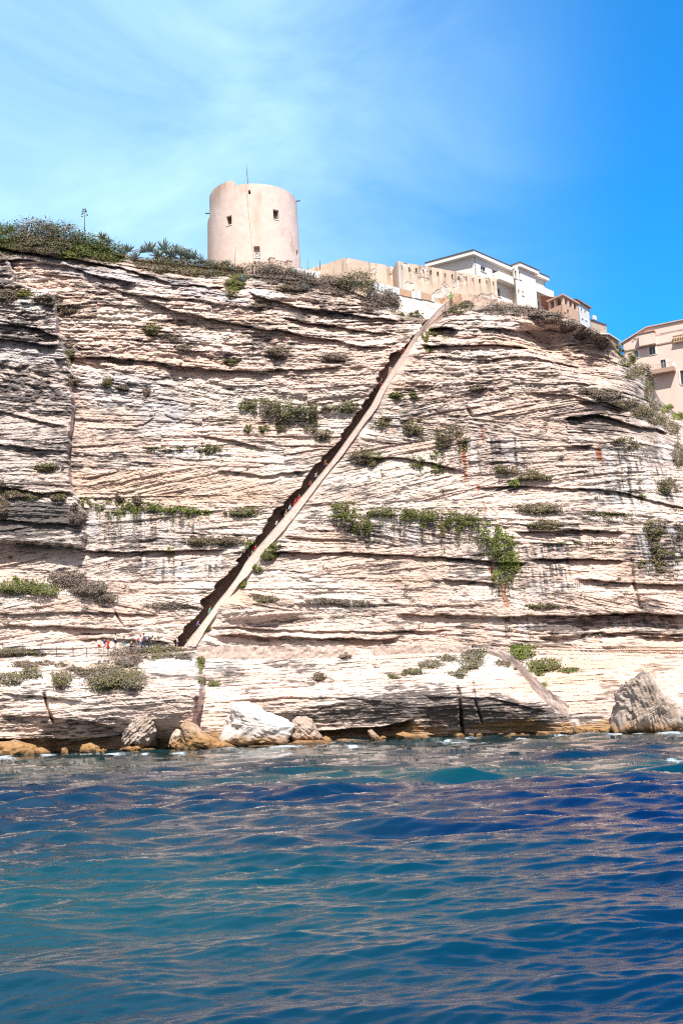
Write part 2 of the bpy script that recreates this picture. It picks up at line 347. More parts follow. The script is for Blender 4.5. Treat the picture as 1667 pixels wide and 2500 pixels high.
px_cols = np.concatenate([np.arange(-480, -24, 8.0), np.arange(-24, 1694, 1.9), np.arange(1694, 2160, 8.0)])
NR = 930
vv = np.linspace(0, 1, NR)
T_ = pl(SKY, px_cols) + 3.0 * fbm(px_cols / 26, px_cols * 0, 3, 4); B_ = pl(WATERLINE, px_cols) + 22
PX = np.repeat(px_cols[None], NR, 0); PY = T_[None] + (B_ - T_)[None] * vv[:, None]
DD, SM, X0, Z0, KLOW, BLK, ML = cliff_fields(PX, PY)
det, S_, BID, BID2 = bed_detail(PX, PY, X0, Z0, KLOW)
# staircase cutting: the rock is cut back between the upper lip and the parapet
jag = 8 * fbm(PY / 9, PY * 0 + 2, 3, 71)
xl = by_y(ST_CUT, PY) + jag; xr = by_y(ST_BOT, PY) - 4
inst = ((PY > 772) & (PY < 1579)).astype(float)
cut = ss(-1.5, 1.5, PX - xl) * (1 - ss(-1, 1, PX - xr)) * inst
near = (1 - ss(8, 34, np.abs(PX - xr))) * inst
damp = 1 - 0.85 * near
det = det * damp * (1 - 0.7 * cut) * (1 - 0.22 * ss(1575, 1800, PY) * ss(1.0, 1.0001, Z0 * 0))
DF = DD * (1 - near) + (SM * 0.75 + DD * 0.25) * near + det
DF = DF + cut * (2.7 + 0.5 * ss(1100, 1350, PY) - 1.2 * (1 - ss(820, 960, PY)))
# made-up path level between the stair foot and the walled path
def Dat(px, py, A=None):
    """depth of the cliff where a point of the photograph shows it"""
    A = DF if A is None else A
    px = np.asarray(px, float); py = np.asarray(py, float)
    c = np.interp(px, px_cols, np.arange(len(px_cols))); c0 = np.clip(np.floor(c).astype(int), 0, len(px_cols) - 2); u = c - c0
    Tq = np.interp(px, px_cols, T_); Bq = np.interp(px, px_cols, B_)
    r = np.clip((py - Tq) / (Bq - Tq), 0, 1) * (NR - 1); r0 = np.clip(np.floor(r).astype(int), 0, NR - 2); v = r - r0
    return (A[r0, c0] * (1 - u) + A[r0, c0 + 1] * u) * (1 - v) + (A[r0 + 1, c0] * (1 - u) + A[r0 + 1, c0 + 1] * u) * v
PP = W(PX, PY, DF)
# rock colour: limestone beds, each bed a little different; lichen crusts, seepage streaks, rust, tide mark
XX, ZZ = PP[..., 0], PP[..., 2]
def mixc(C, c, m): return C * (1 - m[..., None]) + np.array(c) * m[..., None]
C = np.zeros(PP.shape) + np.array([0.625, 0.49, 0.42])
g = fbm(XX / 9, S_ / 2.5, 4, 201)
C = mixc(C, [0.70, 0.595, 0.52], ss(-0.05, 0.45, g))
C = mixc(C, [0.60, 0.44, 0.355], ss(0.0, 0.5, -g) * 0.75)
hb = _hash(BID, BID * 0, 205); hb2 = _hash(BID2, BID2 * 0 + 5, 206)
C = C * (0.86 + 0.20 * hb + 0.14 * hb2)[..., None]
tan = ss(0.15, 0.6, fbm(XX / 12 + 7, S_ / 1.4, 3, 207)); C = mixc(C, [0.46, 0.33, 0.235], tan * 0.55 * (0.4 + 0.6 * (1 - ss(900, 1100, PY)) + 0.25 * ss(1560, 1620, PY)))
# dark lichen crust, drawn out along the beds
cr = fbm(XX / 1.1, S_ / 0.16, 4, 211, 0.6); cr2 = fbm(XX / 5, S_ / 1.3, 3, 212)
wt = 0.17 + 0.10 * fbm(XX / 9, S_ / 3, 2, 213)
for (cx, cy, rx, ry, a, w_) in [(70, 1270, 150, 60, 0, .55), (80, 930, 130, 90, 0, .34), (70, 800, 110, 60, 5, .3), (60, 1190, 140, 30, 0, .3), (330, 1295, 190, 60, 0, .16), (1000, 1300, 260, 40, 0, .28), (1400, 1290, 170, 60, 0, .34), (1620, 1330, 90, 90, 0, .42), (1500, 1530, 260, 36, 2, .42),
                            (1440, 1050, 120, 70, 20, .30), (1420, 860, 150, 70, 20, .22), (860, 780, 170, 60, 15, .30), (1080, 820, 50, 40, 0, .35), (700, 1060, 240, 70, 5, .18), (1110, 1110, 240, 60, 0, .2), (1080, 1740, 280, 60, 4, .5), (850, 1730, 190, 40, 0, .3), (210, 1790, 240, 50, 0, .36), (1250, 1740, 110, 40, 10, .35),
                            (330, 970, 100, 60, 0, .16), (150, 850, 60, 60, 0, .3), (1560, 960, 120, 80, 35, .34), (1620, 1100, 90, 90, 0, .3), (560, 1330, 120, 30, 0, .2), (470, 1320, 110, 40, 0, .22)]:
    wt = np.maximum(wt, w_ * ell(PX, PY, cx, cy, rx, ry, 0.7, a) + 0.0)
wt = np.maximum(wt, .34 * BLK * (.7 + .6 * fbm(XX / 6, S_ / 2, 2, 214)))
C = mixc(C, [0.43, 0.40, 0.385], BLK * .4)
crust = ss(0.62 - wt * 1.3, 0.86 - wt * 1.25, cr * 0.55 + cr2 * 0.35 + 0.34)
C = mixc(C, [0.060, 0.052, 0.052], np.clip(crust, 0, 1) * 0.86)
# seepage streaks running down the face
stk = fbm(XX / 0.42, ZZ / 7.0, 4, 221, 0.6)
def streaks(x0, x1, y0, y1, soft=20):
    return ss(x0, x0 + soft, PX) * (1 - ss(x1 - soft, x1, PX)) * ss(y0, y0 + 14, PY) * (1 - ss(y1 - 40, y1, PY + 18 * fbm(XX / .6, XX * 0, 2, 225)))
sm_ = np.zeros(PX.shape)
for a_ in [(200, 500, 1240, 1345), (830, 1230, 1250, 1350), (270, 520, 1085, 1135), (1110, 1300, 1060, 1180), (1240, 1400, 1320, 1480), (1430, 1660, 1090, 1260), (1540, 1680, 1280, 1420), (880, 1000, 1010, 1080), (330, 560, 1345, 1430), (1180, 1330, 1500, 1570), (1450, 1680, 1500, 1560)]:
    sm_ = np.maximum(sm_, streaks(*a_))
C = mixc(C, [0.10, 0.095, 0.105], sm_ * ss(0.02, 0.34, stk) * 0.9 * (.25 + .75 * ss(-.35, .25, fbm(XX / 1.2, S_ / .55, 3, 226))))
C = mixc(C, [0.50, 0.50, 0.53], sm_ * ss(0.05, 0.35, -stk) * 0.6)
grey = np.maximum.reduce([ell(PX, PY, 200, 655, 190, 26, 0.6, 12), ell(PX, PY, 400, 1010, 60, 55, 0.5), ell(PX, PY, 290, 950, 110, 40, .7), ell(PX, PY, 70, 860, 90, 20, .5), ell(PX, PY, 480, 710, 130, 16, .6, 14)])
C = mixc(C, [0.42, 0.42, 0.44], grey * (0.55 + 0.3 * fbm(XX / 1.2, ZZ / 2, 3, 231)))
rust = np.zeros(PX.shape)
for (pts, w_) in [([(1122, 1050), (1130, 1110), (1136, 1180)], 7), ([(1166, 1180), (1180, 1240), (1190, 1320)], 7), ([(1195, 1330), (1198, 1420)], 10), ([(1228, 1420), (1234, 1460), (1236, 1490)], 11), ([(1458, 1066), (1464, 1125)], 9), ([(930, 1010), (960, 1060)], 6), ([(1178, 1045), (1180, 1080)], 4), ([(1075, 1040), (1082, 1080)], 5), ([(1210, 1488), (1250, 1494)], 6)]:
    y0, y1 = pts[0][1], pts[-1][1]
    rust = np.maximum(rust, (1 - ss(0.4, 1.1, np.abs(PX - by_y(pts, PY) + 5 * fbm(PY / 25, PX / 8, 3, 240)) / w_)) * ss(y0 - 8, y0 + 8, PY) * (1 - ss(y1 - 8, y1 + 10, PY)) * ss(-.35, .2, fbm(XX / .5, ZZ / 1.5, 3, 242)))
C = mixc(C, [0.30, 0.10, 0.035], rust * 0.8)
C = mixc(C, [0.56, 0.36, 0.23], ell(PX, PY, 570, 1460, 60, 20, .8) * 0.5 + 0.35 * ell(PX, PY, 1500, 1640, 260, 60, .6) + 0.35 * ell(PX, PY, 420, 1190, 260, 40, .6))
# fresh white spalls
C = mixc(C, [0.74, 0.72, 0.68], np.maximum.reduce([ell(PX, PY, 80, 735, 38, 24, .5), ell(PX, PY, 470, 1615, 130, 22, .6) * .8, ell(PX, PY, 640, 715, 60, 10, .6, 10), ell(PX, PY, 120, 1590, 130, 20, .6) * .7, ell(PX, PY, 1180, 1620, 120, 30, .6) * .6]) * (0.6 + 0.4 * fbm(XX, ZZ, 2, 250)))
# stair well shade painted in as darker cut rock, soil along the brow, moss near the seeps
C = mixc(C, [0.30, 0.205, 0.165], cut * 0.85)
d_ = PY - T_[None]
soil = (1 - ss(4, 20, d_ - 40 * (1 - ss(230, 330, PX)) + 8 * fbm(XX / 2, ZZ, 3, 260)))
C = mixc(C, [0.20, 0.15, 0.11], soil * 0.7)
slope_r = ell(PX, PY, 1560, 1010, 120, 60, .6, 35); C = mixc(C, [0.30, 0.235, 0.19], slope_r * ss(-.1, .4, fbm(XX / 2.5, ZZ / 2, 3, 262)) * .8)
# tide mark: ochre weed and dark wet line
ht = 1.35 + 0.8 * fbm(XX / 3.0, XX * 0, 3, 270)
tide = 1 - ss(-0.25, 0.25, ZZ - ht)
C = mixc(C, [0.36, 0.205, 0.075], tide * (0.62 + .3 * fbm(XX / .8, ZZ / .5, 3, 272)))
C = mixc(C, [0.05, 0.035, 0.025], (1 - ss(0.1, 0.35, ZZ + .15 * fbm(XX, XX * 0, 2, 273))) * .8)
# plateau behind the brow
NB = 14
back_d = np.array([0.6, 1.5, 3, 5, 7.5, 10.5, 14, 18, 24, 32, 44, 60, 80, 110])
rise = np.array([0.2, 0.5, 1.1, 2.0, 3.0, 4.0, 5.0, 5.8, 6.2, 6.4, 6.4, 6.4, 6.4, 6.4])
ctop = PP[0]
rs = pl([(-500, 1.0), (300, 1.0), (700, 1.05), (1000, 0.9), (1150, 0.7), (1400, 0.3), (1520, 0.0), (1600, -.8), (2200, -.8)], px_cols)
pv = np.stack([ctop + np.stack([0 * px_cols + 0.0, 0 * px_cols + b, rs * r_ + 0.5 * fbm(px_cols / 40, px_cols * 0 + b, 3, 280)], 1) for b, r_ in zip(back_d, rise)][::-1])
pc = np.zeros(pv.shape) + np.array([0.17, 0.135, 0.095])
ALLV = np.concatenate([pv.reshape(-1, 3), PP.reshape(-1, 3)]); ALLC = np.concatenate([pc.reshape(-1, 3), C.reshape(-1, 3)])
nr_, nc_ = NR + NB, len(px_cols)
idx = np.arange(nr_ * nc_).reshape(nr_, nc_)
FQ = np.stack([idx[:-1, :-1], idx[1:, :-1], idx[1:, 1:], idx[:-1, 1:]], -1).reshape(-1, 4)
M_rock = mat('limestone', attr='Col', rough=0.92, var=0.22, scale=5.0, bump=0.06, bscale=7.0, spec=0.15, stretch=(1, 1, 2.6))
cliff = np_mesh('cliff', ALLV, FQ, M_rock)
set_col(cliff, np.clip(ALLC, 0.01, 0.85)); cliff['kind'] = 'structure'

# ------------------------------------------------------------------ the sea
ang_in = np.linspace(-24, 24, 1000); ang = np.concatenate([np.arange(-180, -25, 5.0), ang_in, np.arange(30, 181, 5.0)])
inv = np.linspace(1 / 9.5, 1 / 150.0, 860)
rad = np.concatenate([[0.6, 3.0, 6.0], 1 / inv, [170, 200, 260, 400, 800, 1600, 3200]])
A_, R_ = np.meshgrid(np.radians(ang), rad, indexing='xy')
wx = R_ * np.sin(A_); wy = R_ * np.cos(A_)
sp = np.gradient(rad)[:, None] + 0 * wx
hgt = np.zeros(wx.shape); dxs = np.zeros(wx.shape); dys = np.zeros(wx.shape)
warp = [1.1 * fbm(wx / s_w, wy / s_w, 2, 300 + i) for i, s_w in enumerate((1.3, 2.2, 3.5, 6.0, 9.0, 13.0))]
for q in range(104):
    lam = math.exp(rng.uniform(math.log(0.22), math.log(0.7))) if q < 48 else math.exp(rng.uniform(math.log(.7), math.log(2.0))) if q < 82 else math.exp(rng.uniform(math.log(2.2), math.log(7)))
    th = R(90) + rng.normal(0, R(20) if q < 48 else R(26)) + R(9)
    kx, ky = math.cos(th) * 2 * math.pi / lam, math.sin(th) * 2 * math.pi / lam
    amp = 0.0047 * lam if q < 48 else 0.0043 * lam if q < 82 else 0.0058 * lam ** .85
    att = np.clip((lam / sp - 1.0) / 1.6, 0.25, 1)
    ph = kx * wx + ky * wy + rng.uniform(0, 6.28) + warp[int(np.clip(np.searchsorted((1.3, 2.2, 3.5, 6.0, 9.0), lam * 4), 0, 5))] * (1 + .3 * math.sin(q))
    hgt += amp * att * np.sin(ph) ; dxs += amp * att * np.cos(ph) * math.cos(th) * 0.35; dys += amp * att * np.cos(ph) * math.sin(th) * 0.35
chop = (1.15 + 0.7 * ss(18, 62, R_)) * (0.75 + 0.5 * vn(wx / 7, wy / 10, 290)); hgt *= chop; dxs *= chop; dys *= chop
calm = 1 - ss(300, 800, R_)
hgt *= calm; dxs *= calm; dys *= calm
WVv = np.stack([wx + dxs, wy + dys, hgt], -1)
# colour of the water body: deep blue, turquoise over pale sand, green over the shore shelf
n_s = fbm(wx / 30 + 2.2, wy / 13 + 5.1, 3, 310)
wpx, wpy = px_of(np.stack([wx, wy, 0 * wx], -1).reshape(-1, 3)); wpx = wpx.reshape(wx.shape); wpy = wpy.reshape(wx.shape)
deep = np.array([0.0004, 0.0115, 0.060]); blue = np.array([0.0005, 0.0175, 0.056]); turq = np.array([0.0008, 0.042, 0.064]); green = np.array([0.005, 0.036, 0.034])
WC = np.zeros(WVv.shape) + blue
east = ss(-8, 12, wx - 0.05 * wy)
WC = mixc(WC, deep, east)
sand = ss(0.02, 0.5, n_s + 0.35 * (1 - east) - 0.05)
WC = mixc(WC, turq, np.clip(sand, 0, 1) * 0.5 * (1 - 0.75 * east))
wv = 1 + .5 * fbm(wx / 9, wy / 5, 3, 312); bank = (1 - ss(0.2, 1.4, np.hypot((wx - 6) / 17, (wy - 64 + 0.15 * wx) / 7.5) * wv))
WC = mixc(WC, [0.002, 0.075, 0.078], bank * 0.75)
lsand = (1 - ss(0.1, 1.5, np.hypot((wx + 8) / 13, (wy - 26) / 9) * wv))
WC = mixc(WC, [0.002, 0.075, 0.084], lsand * 0.5)
shelf = ss(52, 100, wy + 10 * fbm(wx / 12, wy / 10, 3, 311) + 0.12 * wx)
WC = mixc(WC, green, shelf * 0.85)
# foam: a few breaking crests and the wash along the rocks
fo = np.zeros(wx.shape)
for (fx, fy, a_, b_) in [(35, 1941, 14, 7), (1155, 1883, 22, 3), (1645, 1859, 22, 3), (355, 1843, 10, 4), (440, 1840, 18, 5), (860, 1825, 18, 4), (1120, 1814, 50, 3), (1150, 1804, 20, 4), (1270, 1804, 14, 3), (700, 1822, 40, 4), (1560, 1791, 18, 5), (1640, 1789, 40, 8), (10, 1850, 24, 6), (110, 1842, 20, 4), (560, 1832, 40, 4), (1500, 1793, 14, 4), (255, 1842, 60, 3), (1390, 1797, 40, 3)]:
    if a_: fo = np.maximum(fo, 1 - ss(0.5, 1.3, np.hypot((wpx - fx) / a_, (wpy - fy) / (b_ * .75)) + 1.3 * fbm(wx / .45, wy / 1.5, 4, 320, .65)))
fo *= (wy > 5)
WC = mixc(WC, [0.62, 0.66, 0.68], fo * 0.6)
WC = WC * (1 - .16 * (1 - fo[..., None]))
WCA = np.concatenate([WC, fo[..., None]], -1)
n_r, n_c = wx.shape
idx = np.arange(n_r * n_c).reshape(n_r, n_c)
FQ = np.stack([idx[:-1, :-1], idx[1:, :-1], idx[1:, 1:], idx[:-1, 1:]], -1)[:, :, ::-1].reshape(-1, 4)
m = bpy.data.materials.new('sea_water'); m.use_nodes = True
nt = m.node_tree; N = nt.nodes; L = nt.links; b = N['Principled BSDF']
at = N.new('ShaderNodeAttribute'); at.attribute_name = 'Col'; L.new(at.outputs['Color'], b.inputs['Base Color'])
mr = N.new('ShaderNodeMapRange'); mr.inputs[3].default_value = 0.035; mr.inputs[4].default_value = 0.9; L.new(at.outputs['Alpha'], mr.inputs[0]); L.new(mr.outputs[0], b.inputs['Roughness'])
b.inputs['IOR'].default_value = 1.28; b.inputs['Specular IOR Level'].default_value = 0.5
ge = N.new('ShaderNodeNewGeometry'); mp = N.new('ShaderNodeMapping'); mp.inputs['Scale'].default_value = (0.42, 1.5, 1); mp.inputs['Rotation'].default_value = (0, 0, R(8)); L.new(ge.outputs['Position'], mp.inputs[0])
nz = N.new('ShaderNodeTexNoise'); nz.inputs['Scale'].default_value = 3.4; nz.inputs['Detail'].default_value = 5; nz.inputs['Roughness'].default_value = 0.58; nz.inputs['Distortion'].default_value = 0.8; L.new(mp.outputs[0], nz.inputs['Vector'])
bp = N.new('ShaderNodeBump'); bp.inputs['Distance'].default_value = 0.014; bp.inputs['Strength'].default_value = 1.0; L.new(nz.outputs['Fac'], bp.inputs['Height']); L.new(bp.outputs[0], b.inputs['Normal'])
sea = np_mesh('sea', WVv.reshape(-1, 3), FQ, m, smooth=True)
a = sea.data.attributes.new('Col', 'FLOAT_COLOR', 'POINT'); a.data.foreach_set('color', WCA.astype(np.float32).ravel())
sea['kind'] = 'structure'
# ------------------------------------------------------------------ stairway cut up the cliff
M_paraw = mat('parapet_stone', (0.74, 0.575, 0.495), 0.9, col2=(0.55, 0.41, 0.345), scale=2.2, bump=0.07, bscale=3)
M_step = mat('worn_stone', (0.36, 0.26, 0.21), 0.9, var=.3, scale=2)
M_steel = mat('dull_steel', (0.42, 0.40, 0.39), 0.5, var=.1, metallic=.6)
M_rubble = mat('rubble_masonry', (0.64, 0.50, 0.43), 0.92, col2=(0.44, 0.33, 0.28), scale=3.0, bump=0.05, bscale=6)
def resample(pts, n):
    p = np.array(pts, float); d = np.r_[0, np.cumsum(np.hypot(*np.diff(p, axis=0).T))]
    t = np.linspace(0, d[-1], n); return np.stack([np.interp(t, d, p[:, 0]), np.interp(t, d, p[:, 1])], 1)
NS = 90
tp = resample(ST_TOP, NS); bt = resample(ST_BOT, NS)
Dp = Dat(bt[:, 0] + 4, bt[:, 1], SM); Dp = np.convolve(np.pad(Dp, 8, mode='edge'), np.ones(17) / 17, 'valid') - 0.32
TOP = W(tp[:, 0], tp[:, 1], Dp); BOT = W(bt[:, 0], bt[:, 1], Dp)
TOP[:, 2] += 0.07 * fbm(np.arange(NS) / 2.5, np.arange(NS) * 0.0, 3, 400); BOT[:, 2] += 0.10 * fbm(np.arange(NS) / 2.2, np.arange(NS) * 0.0 + 4, 3, 401)
stair = empty('staircase', TOP[0], 'long straight stone staircase cut diagonally up the limestone cliff behind a pale parapet', 'staircase')
o0 = TOP[0]
def strip(name, rows, m, parent, closed=True, smooth=False):
    """loft of several polylines (each n x 3) into a closed band"""
    k = len(rows); n = len(rows[0]); V = np.concatenate(rows) - o0
    F = []
    for a in range(k if closed else k - 1):
        b2 = (a + 1) % k
        F += [[a * n + i, b2 * n + i, b2 * n + i + 1, a * n + i + 1] for i in range(n - 1)]
    if closed: F += [[a * n for a in range(k)], [a * n + n - 1 for a in range(k)][::-1]]
    return np_mesh(name, V, F, m, parent, smooth)
yy = np.array([0, 1.0, 0]); zz = np.array([0, 0, 1.0])
deep_b = BOT + yy * 1.3 + zz * 0.95
strip('parapet', [BOT - zz * 0.08, TOP - zz * 0.10, TOP - zz * .10 + yy * 0.38, TOP + yy * 0.38 - zz * 1.3, deep_b], M_paraw, stair)
strip('coping', [TOP - zz * 0.10 - yy * 0.05, TOP - yy * 0.05, TOP + yy * 0.44, TOP + yy * 0.44 - zz * 0.10], mat('coping_stone', (0.66, 0.54, 0.46), .9, var=.15, scale=3), stair)
zs = np.arange(TOP[0, 2] - 1.05, TOP[-1, 2] - 1.0, 0.27)
sx_ = np.interp(zs + 1.05, TOP[:, 2], TOP[:, 0]); sy_ = np.interp(zs + 1.05, TOP[:, 2], TOP[:, 1])
sb = MB(o0)
for i in range(len(zs) - 1):
    x0, x1 = sx_[i], sx_[i + 1] + 0.05
    sb.box(((x0 + x1) / 2 , sy_[i] + 0.40 + 1.1, zs[i] - 0.6), (abs(x1 - x0) + .02, 2.2, 1.2))
o = sb.build('steps', M_step, stair)
hr = MB(o0); hr.tube([p + yy * 2.35 + zz * 0.55 for p in TOP[2:58]], 0.035, 5)
for i in range(3, 58, 5): hr.tube([TOP[i] + yy * 2.35 + zz * 0.57, TOP[i] + yy * 2.9 + zz * 0.57], 0.03, 4)
hr.build('handrail', M_steel, stair)
# little steel gate frame at the foot
gx = W(np.array([457.5, 470.5]), np.array([1577, 1577]), Dp[0] - 0.5)
gt = MB(gx[0]); a, b_ = gx; gt.tube([a, a + zz * 0.75, b_ + zz * 0.75, b_], 0.035, 5)
tag(gt.build('barrier_rail', mat('grey_paint', (.30, .31, .33), .6), None), 'small grey steel barrier rail in front of the staircase foot', 'railing')

# ------------------------------------------------------------------ walls along the shore path
def wall_strip(name, top, bot, thick, m, label, cat, dd=-0.35, Dv=None, n=110):
    t_ = resample(top, n); b2 = resample(bot, n)
    D = Dat(b2[:, 0], b2[:, 1] + 2) if Dv is None else np.interp(b2[:, 0], [q[0] for q in Dv], [q[1] for q in Dv])
    D = np.convolve(np.pad(D, 12, mode='edge'), np.ones(25) / 25, 'valid') + dd
    T2 = W(t_[:, 0], t_[:, 1], D); B2 = W(b2[:, 0], b2[:, 1], D)
    T2[:, 2] += 0.16 * fbm(np.arange(n) / 4.0, np.arange(n) * 0.0, 3, 410)
    ob = T2[0].copy(); rows = [B2 * (1 - f) + T2 * f - zz * .8 * (1 - f) + yy[None] * (.20 * fbm(T2[:, :1] / .7, T2[:, :1] * 0 + f * 3 * 1.0, 3, 412, .7)) for f in np.linspace(0, 1, 7)] + [T2 + yy * thick, B2 + yy * thick - zz * .8]; K = len(rows)
    V = np.concatenate(rows) - ob; F = []
    for a in range(K):
        b3 = (a + 1) % K
        F += [[a * n + i, b3 * n + i, b3 * n + i + 1, a * n + i + 1] for i in range(n - 1)]
    F += [[a * n for a in range(K)], [a * n + n - 1 for a in range(K)][::-1]]
    o = np_mesh(name, V, F, m); o.location = ob
    return tag(o, label, cat)
wall_strip('path_wall', [(482, 1579), (600, 1578), (720, 1578), (868, 1580)], [(482, 1600), (600, 1601), (720, 1599), (868, 1597)], 0.6, M_rubble, 'long low pinkish rubble wall carrying the path right of the staircase foot', 'wall')
wall_strip('path_wall', [(912, 1580), (960, 1577), (1040, 1577), (1150, 1574)], [(912, 1594), (960, 1592), (1040, 1590), (1150, 1587)], 0.6, M_rubble, 'shorter low rubble wall of the path, between the long wall and the brown bush', 'wall')
wall_strip('path_wall', [(1188, 1577), (1240, 1598), (1272, 1618), (1290, 1640), (1335, 1682), (1388, 1722)], [(1188, 1584), (1238, 1610), (1268, 1632), (1284, 1655), (1330, 1703), (1386, 1744)], 0.7, M_rubble, 'crumbling rubble wall of the path descending to the shore beside the green bushes', 'wall', dd=-0.7)

# ------------------------------------------------------------------ round tower
M_tower = mat('tower_render', attr='Col', rough=0.9, var=0.10, scale=1.2, bump=0.012, bscale=6)
M_dark = mat('dark_interior', (0.035, 0.030, 0.028), 0.8)
M_glass = mat('window_glass', (0.05, 0.055, 0.06), 0.15, spec=.6)
M_white = mat('white_paint', (0.78, 0.75, 0.71), 0.8, var=.06, scale=1.5)
M_rust = mat('rusty_iron', (0.13, 0.085, 0.06), 0.8, var=.2)
TD = 151.0
tb = W(623.5, 650, TD); tc_ = np.array([tb[0], tb[1]]); r_bot = 113 / 2600 * TD * 1.05; 
ztop = W(645, 449, TD - 6.3)[2]; zbot = W(621, 700, TD)[2]; zvis = tb[2]
r_top = r_bot * 0.955
def rad_at(z): return r_bot + (r_top - r_bot) * (z - zbot) / (ztop - zbot)
def cyl_hit(px, py):
    d = rays(px, py); z = (zvis + ztop) / 2
    for _ in range(12):
        r = rad_at(z); A = d[0] ** 2 + 1; B = -2 * (d[0] * tc_[0] + tc_[1]); Cq = tc_ @ tc_ - r * r
        dis = max(B * B - 4 * A * Cq, 0); t = (-B - math.sqrt(dis)) / (2 * A); z = CAM_H + d[2] * t
    return math.atan2(t * d[0] - tc_[0], -(t - tc_[1])), z
def cp(a, z, r=None):
    r = rad_at(z) if r is None else r
    return (tc_[0] + r * math.sin(a), tc_[1] - r * math.cos(a), z)
ops = {}
for nm, (x0, y0, x1, y1) in {'w1': (553, 527, 566, 549), 'w2': (667, 512, 681, 535), 'hole': (606.5, 464, 612, 474), 'niche': (620, 601, 635, 636), 'slot': (723, 611, 728, 629)}.items():
    a0, z1 = cyl_hit(x0, (y0 + y1) / 2)[0], cyl_hit((x0 + x1) / 2, y0)[1]; a1, z0 = cyl_hit(x1, (y0 + y1) / 2)[0], cyl_hit((x0 + x1) / 2, y1)[1]
    ops[nm] = (a0, a1, z0, z1)
aa = sorted(set([round(v, 5) for v in np.linspace(-math.pi, math.pi, 181)] + [round(v, 5) for q in ops.values() for v in q[:2]]))
zg = sorted(set([round(v, 4) for v in np.linspace(zbot, ztop, 70)] + [round(v, 4) for q in ops.values() for v in q[2:]]))
aL = cyl_hit(513, 480)[0]; aR = cyl_hit(566, 470)[0]; aR2 = cyl_hit(579, 470)[0]
aa = np.array(aa); zg = np.array(zg)
tower = empty('round_tower', (tc_[0], tc_[1], zvis), 'round pale pink rendered tower with two square windows standing on the cliff edge', 'tower')
org = np.array([tc_[0], tc_[1], zvis])
def rise_top(a):      # left part of the parapet is higher, its right end broken down in a curve
    return 0.95 * ss(-1.75, -1.45, a) * (1 - ss(aR, aR2, a)) + 0.05 * fbm(np.array(a) * 5, np.array(0.0), 3, 420)
V = []; F = []; na, nz_ = len(aa), len(zg)
for j, z in enumerate(zg):
    for a in aa:
        f = max(0, (z - (ztop - 2.0)) / 2.0); V.append(cp(a, z + f * float(rise_top(a)), rad_at(z) + 0.03 * float(fbm(np.array(a * 6), np.array(z / 1.5), 3, 421))))
def inside(a, z):
    for q in ops.values():
        if q[0] - 1e-4 < a < q[1] + 1e-4 and q[2] - 1e-3 < z < q[3] + 1e-3: return True
    return False
for j in range(nz_ - 1):
    for i in range(na - 1):
        if not inside((aa[i] + aa[i + 1]) / 2, (zg[j] + zg[j + 1]) / 2): F.append([j * na + i, j * na + i + 1, (j + 1) * na + i + 1, (j + 1) * na + i])
# thickness of the rim and an inner face
b0 = len(V); 
for i, a in enumerate(aa): v = V[(nz_ - 1) * na + i]; V.append(cp(a, v[2], r_top - 0.7)); 
for i, a in enumerate(aa): V.append(cp(a, ztop - 1.4, r_top - 0.7))
for i in range(na - 1):
    F.append([(nz_ - 1) * na + i, (nz_ - 1) * na + i + 1, b0 + i + 1, b0 + i]); F.append([b0 + i, b0 + i + 1, b0 + na + i + 1, b0 + na + i])
b1 = len(V); V.append((tc_[0], tc_[1], ztop - 1.4)); F += [[b0 + na + i, b0 + na + i + 1, b1] for i in range(na - 1)]
for q in ops.values():      # reveals
    a0, a1, z0, z1 = q; dpt = 0.55; b2 = len(V)
    for a, z in ((a0, z0), (a1, z0), (a1, z1), (a0, z1)): V.append(cp(a, z, rad_at(z) + 0.01))
    for a, z in ((a0, z0), (a1, z0), (a1, z1), (a0, z1)): V.append(cp(a, z, rad_at(z) - dpt))
    F += [[b2 + k, b2 + (k + 1) % 4, b2 + 4 + (k + 1) % 4, b2 + 4 + k] for k in range(4)]
V = np.array(V)
tw = np_mesh('wall', V - org, F, M_tower, tower)
ag = np.arctan2(V[:, 0] - tc_[0], -(V[:, 1] - tc_[1])); zz_ = V[:, 2]; arc = ag * 6.4
TC = np.zeros(V.shape) + np.array([0.77, 0.585, 0.50])
st1 = ss(0.0, 0.5, fbm(arc / 0.7, zz_ / 5, 4, 430)) * ss(ztop - 4.5, ztop - .2, zz_ + 1.2 * fbm(arc / 1.2, zz_ * 0, 3, 431))
TC = mixc(TC, [0.38, 0.26, 0.18], st1 * .6)
TC = mixc(TC, [0.40, 0.26, 0.17], np.exp(-((ag - aR * .5 - aL * .5) / .35) ** 2) * ss(ztop - 3.5, ztop, zz_) * .6)
pa = ss(.10, .26, fbm(arc / 1.1, zz_ / 1.6, 4, 432)) 
ax_, zx_ = cyl_hit(704, 590); TC = mixc(TC, [0.50, 0.30, 0.24], pa * np.exp(-(((ag - ax_) * 6.4 / 1.2) ** 2 + ((zz_ - zx_) / 2.4) ** 2)) * .9)
ax_, zx_ = cyl_hit(628, 555); TC = mixc(TC, [0.55, 0.36, 0.24], np.exp(-(((ag - ax_) * 6.4 / .6) ** 2 + ((zz_ - zx_) / 3.5) ** 2)) * .6)
TC = mixc(TC, [0.55, 0.38, 0.28], pa * ss(ztop - 2.6, ztop - .8, zz_) * (ag > aR2) * .5)
TC = mixc(TC, [0.76, 0.59, 0.51], ss(.1, .5, fbm(arc / 3, zz_ / 3, 3, 433)) * .7)
set_col(tw, TC)
def pane(name, q, r_in, m, par, sh=0.0):
    a0, a1, z0, z1 = q; vs = [cp(a, z, rad_at(z) - r_in) for a, z in ((a0, z0), (a1, z0), (a1, z1), (a0, z1))]
    return np_mesh(name, np.array(vs) - org, [[0, 1, 2, 3]], m, par)
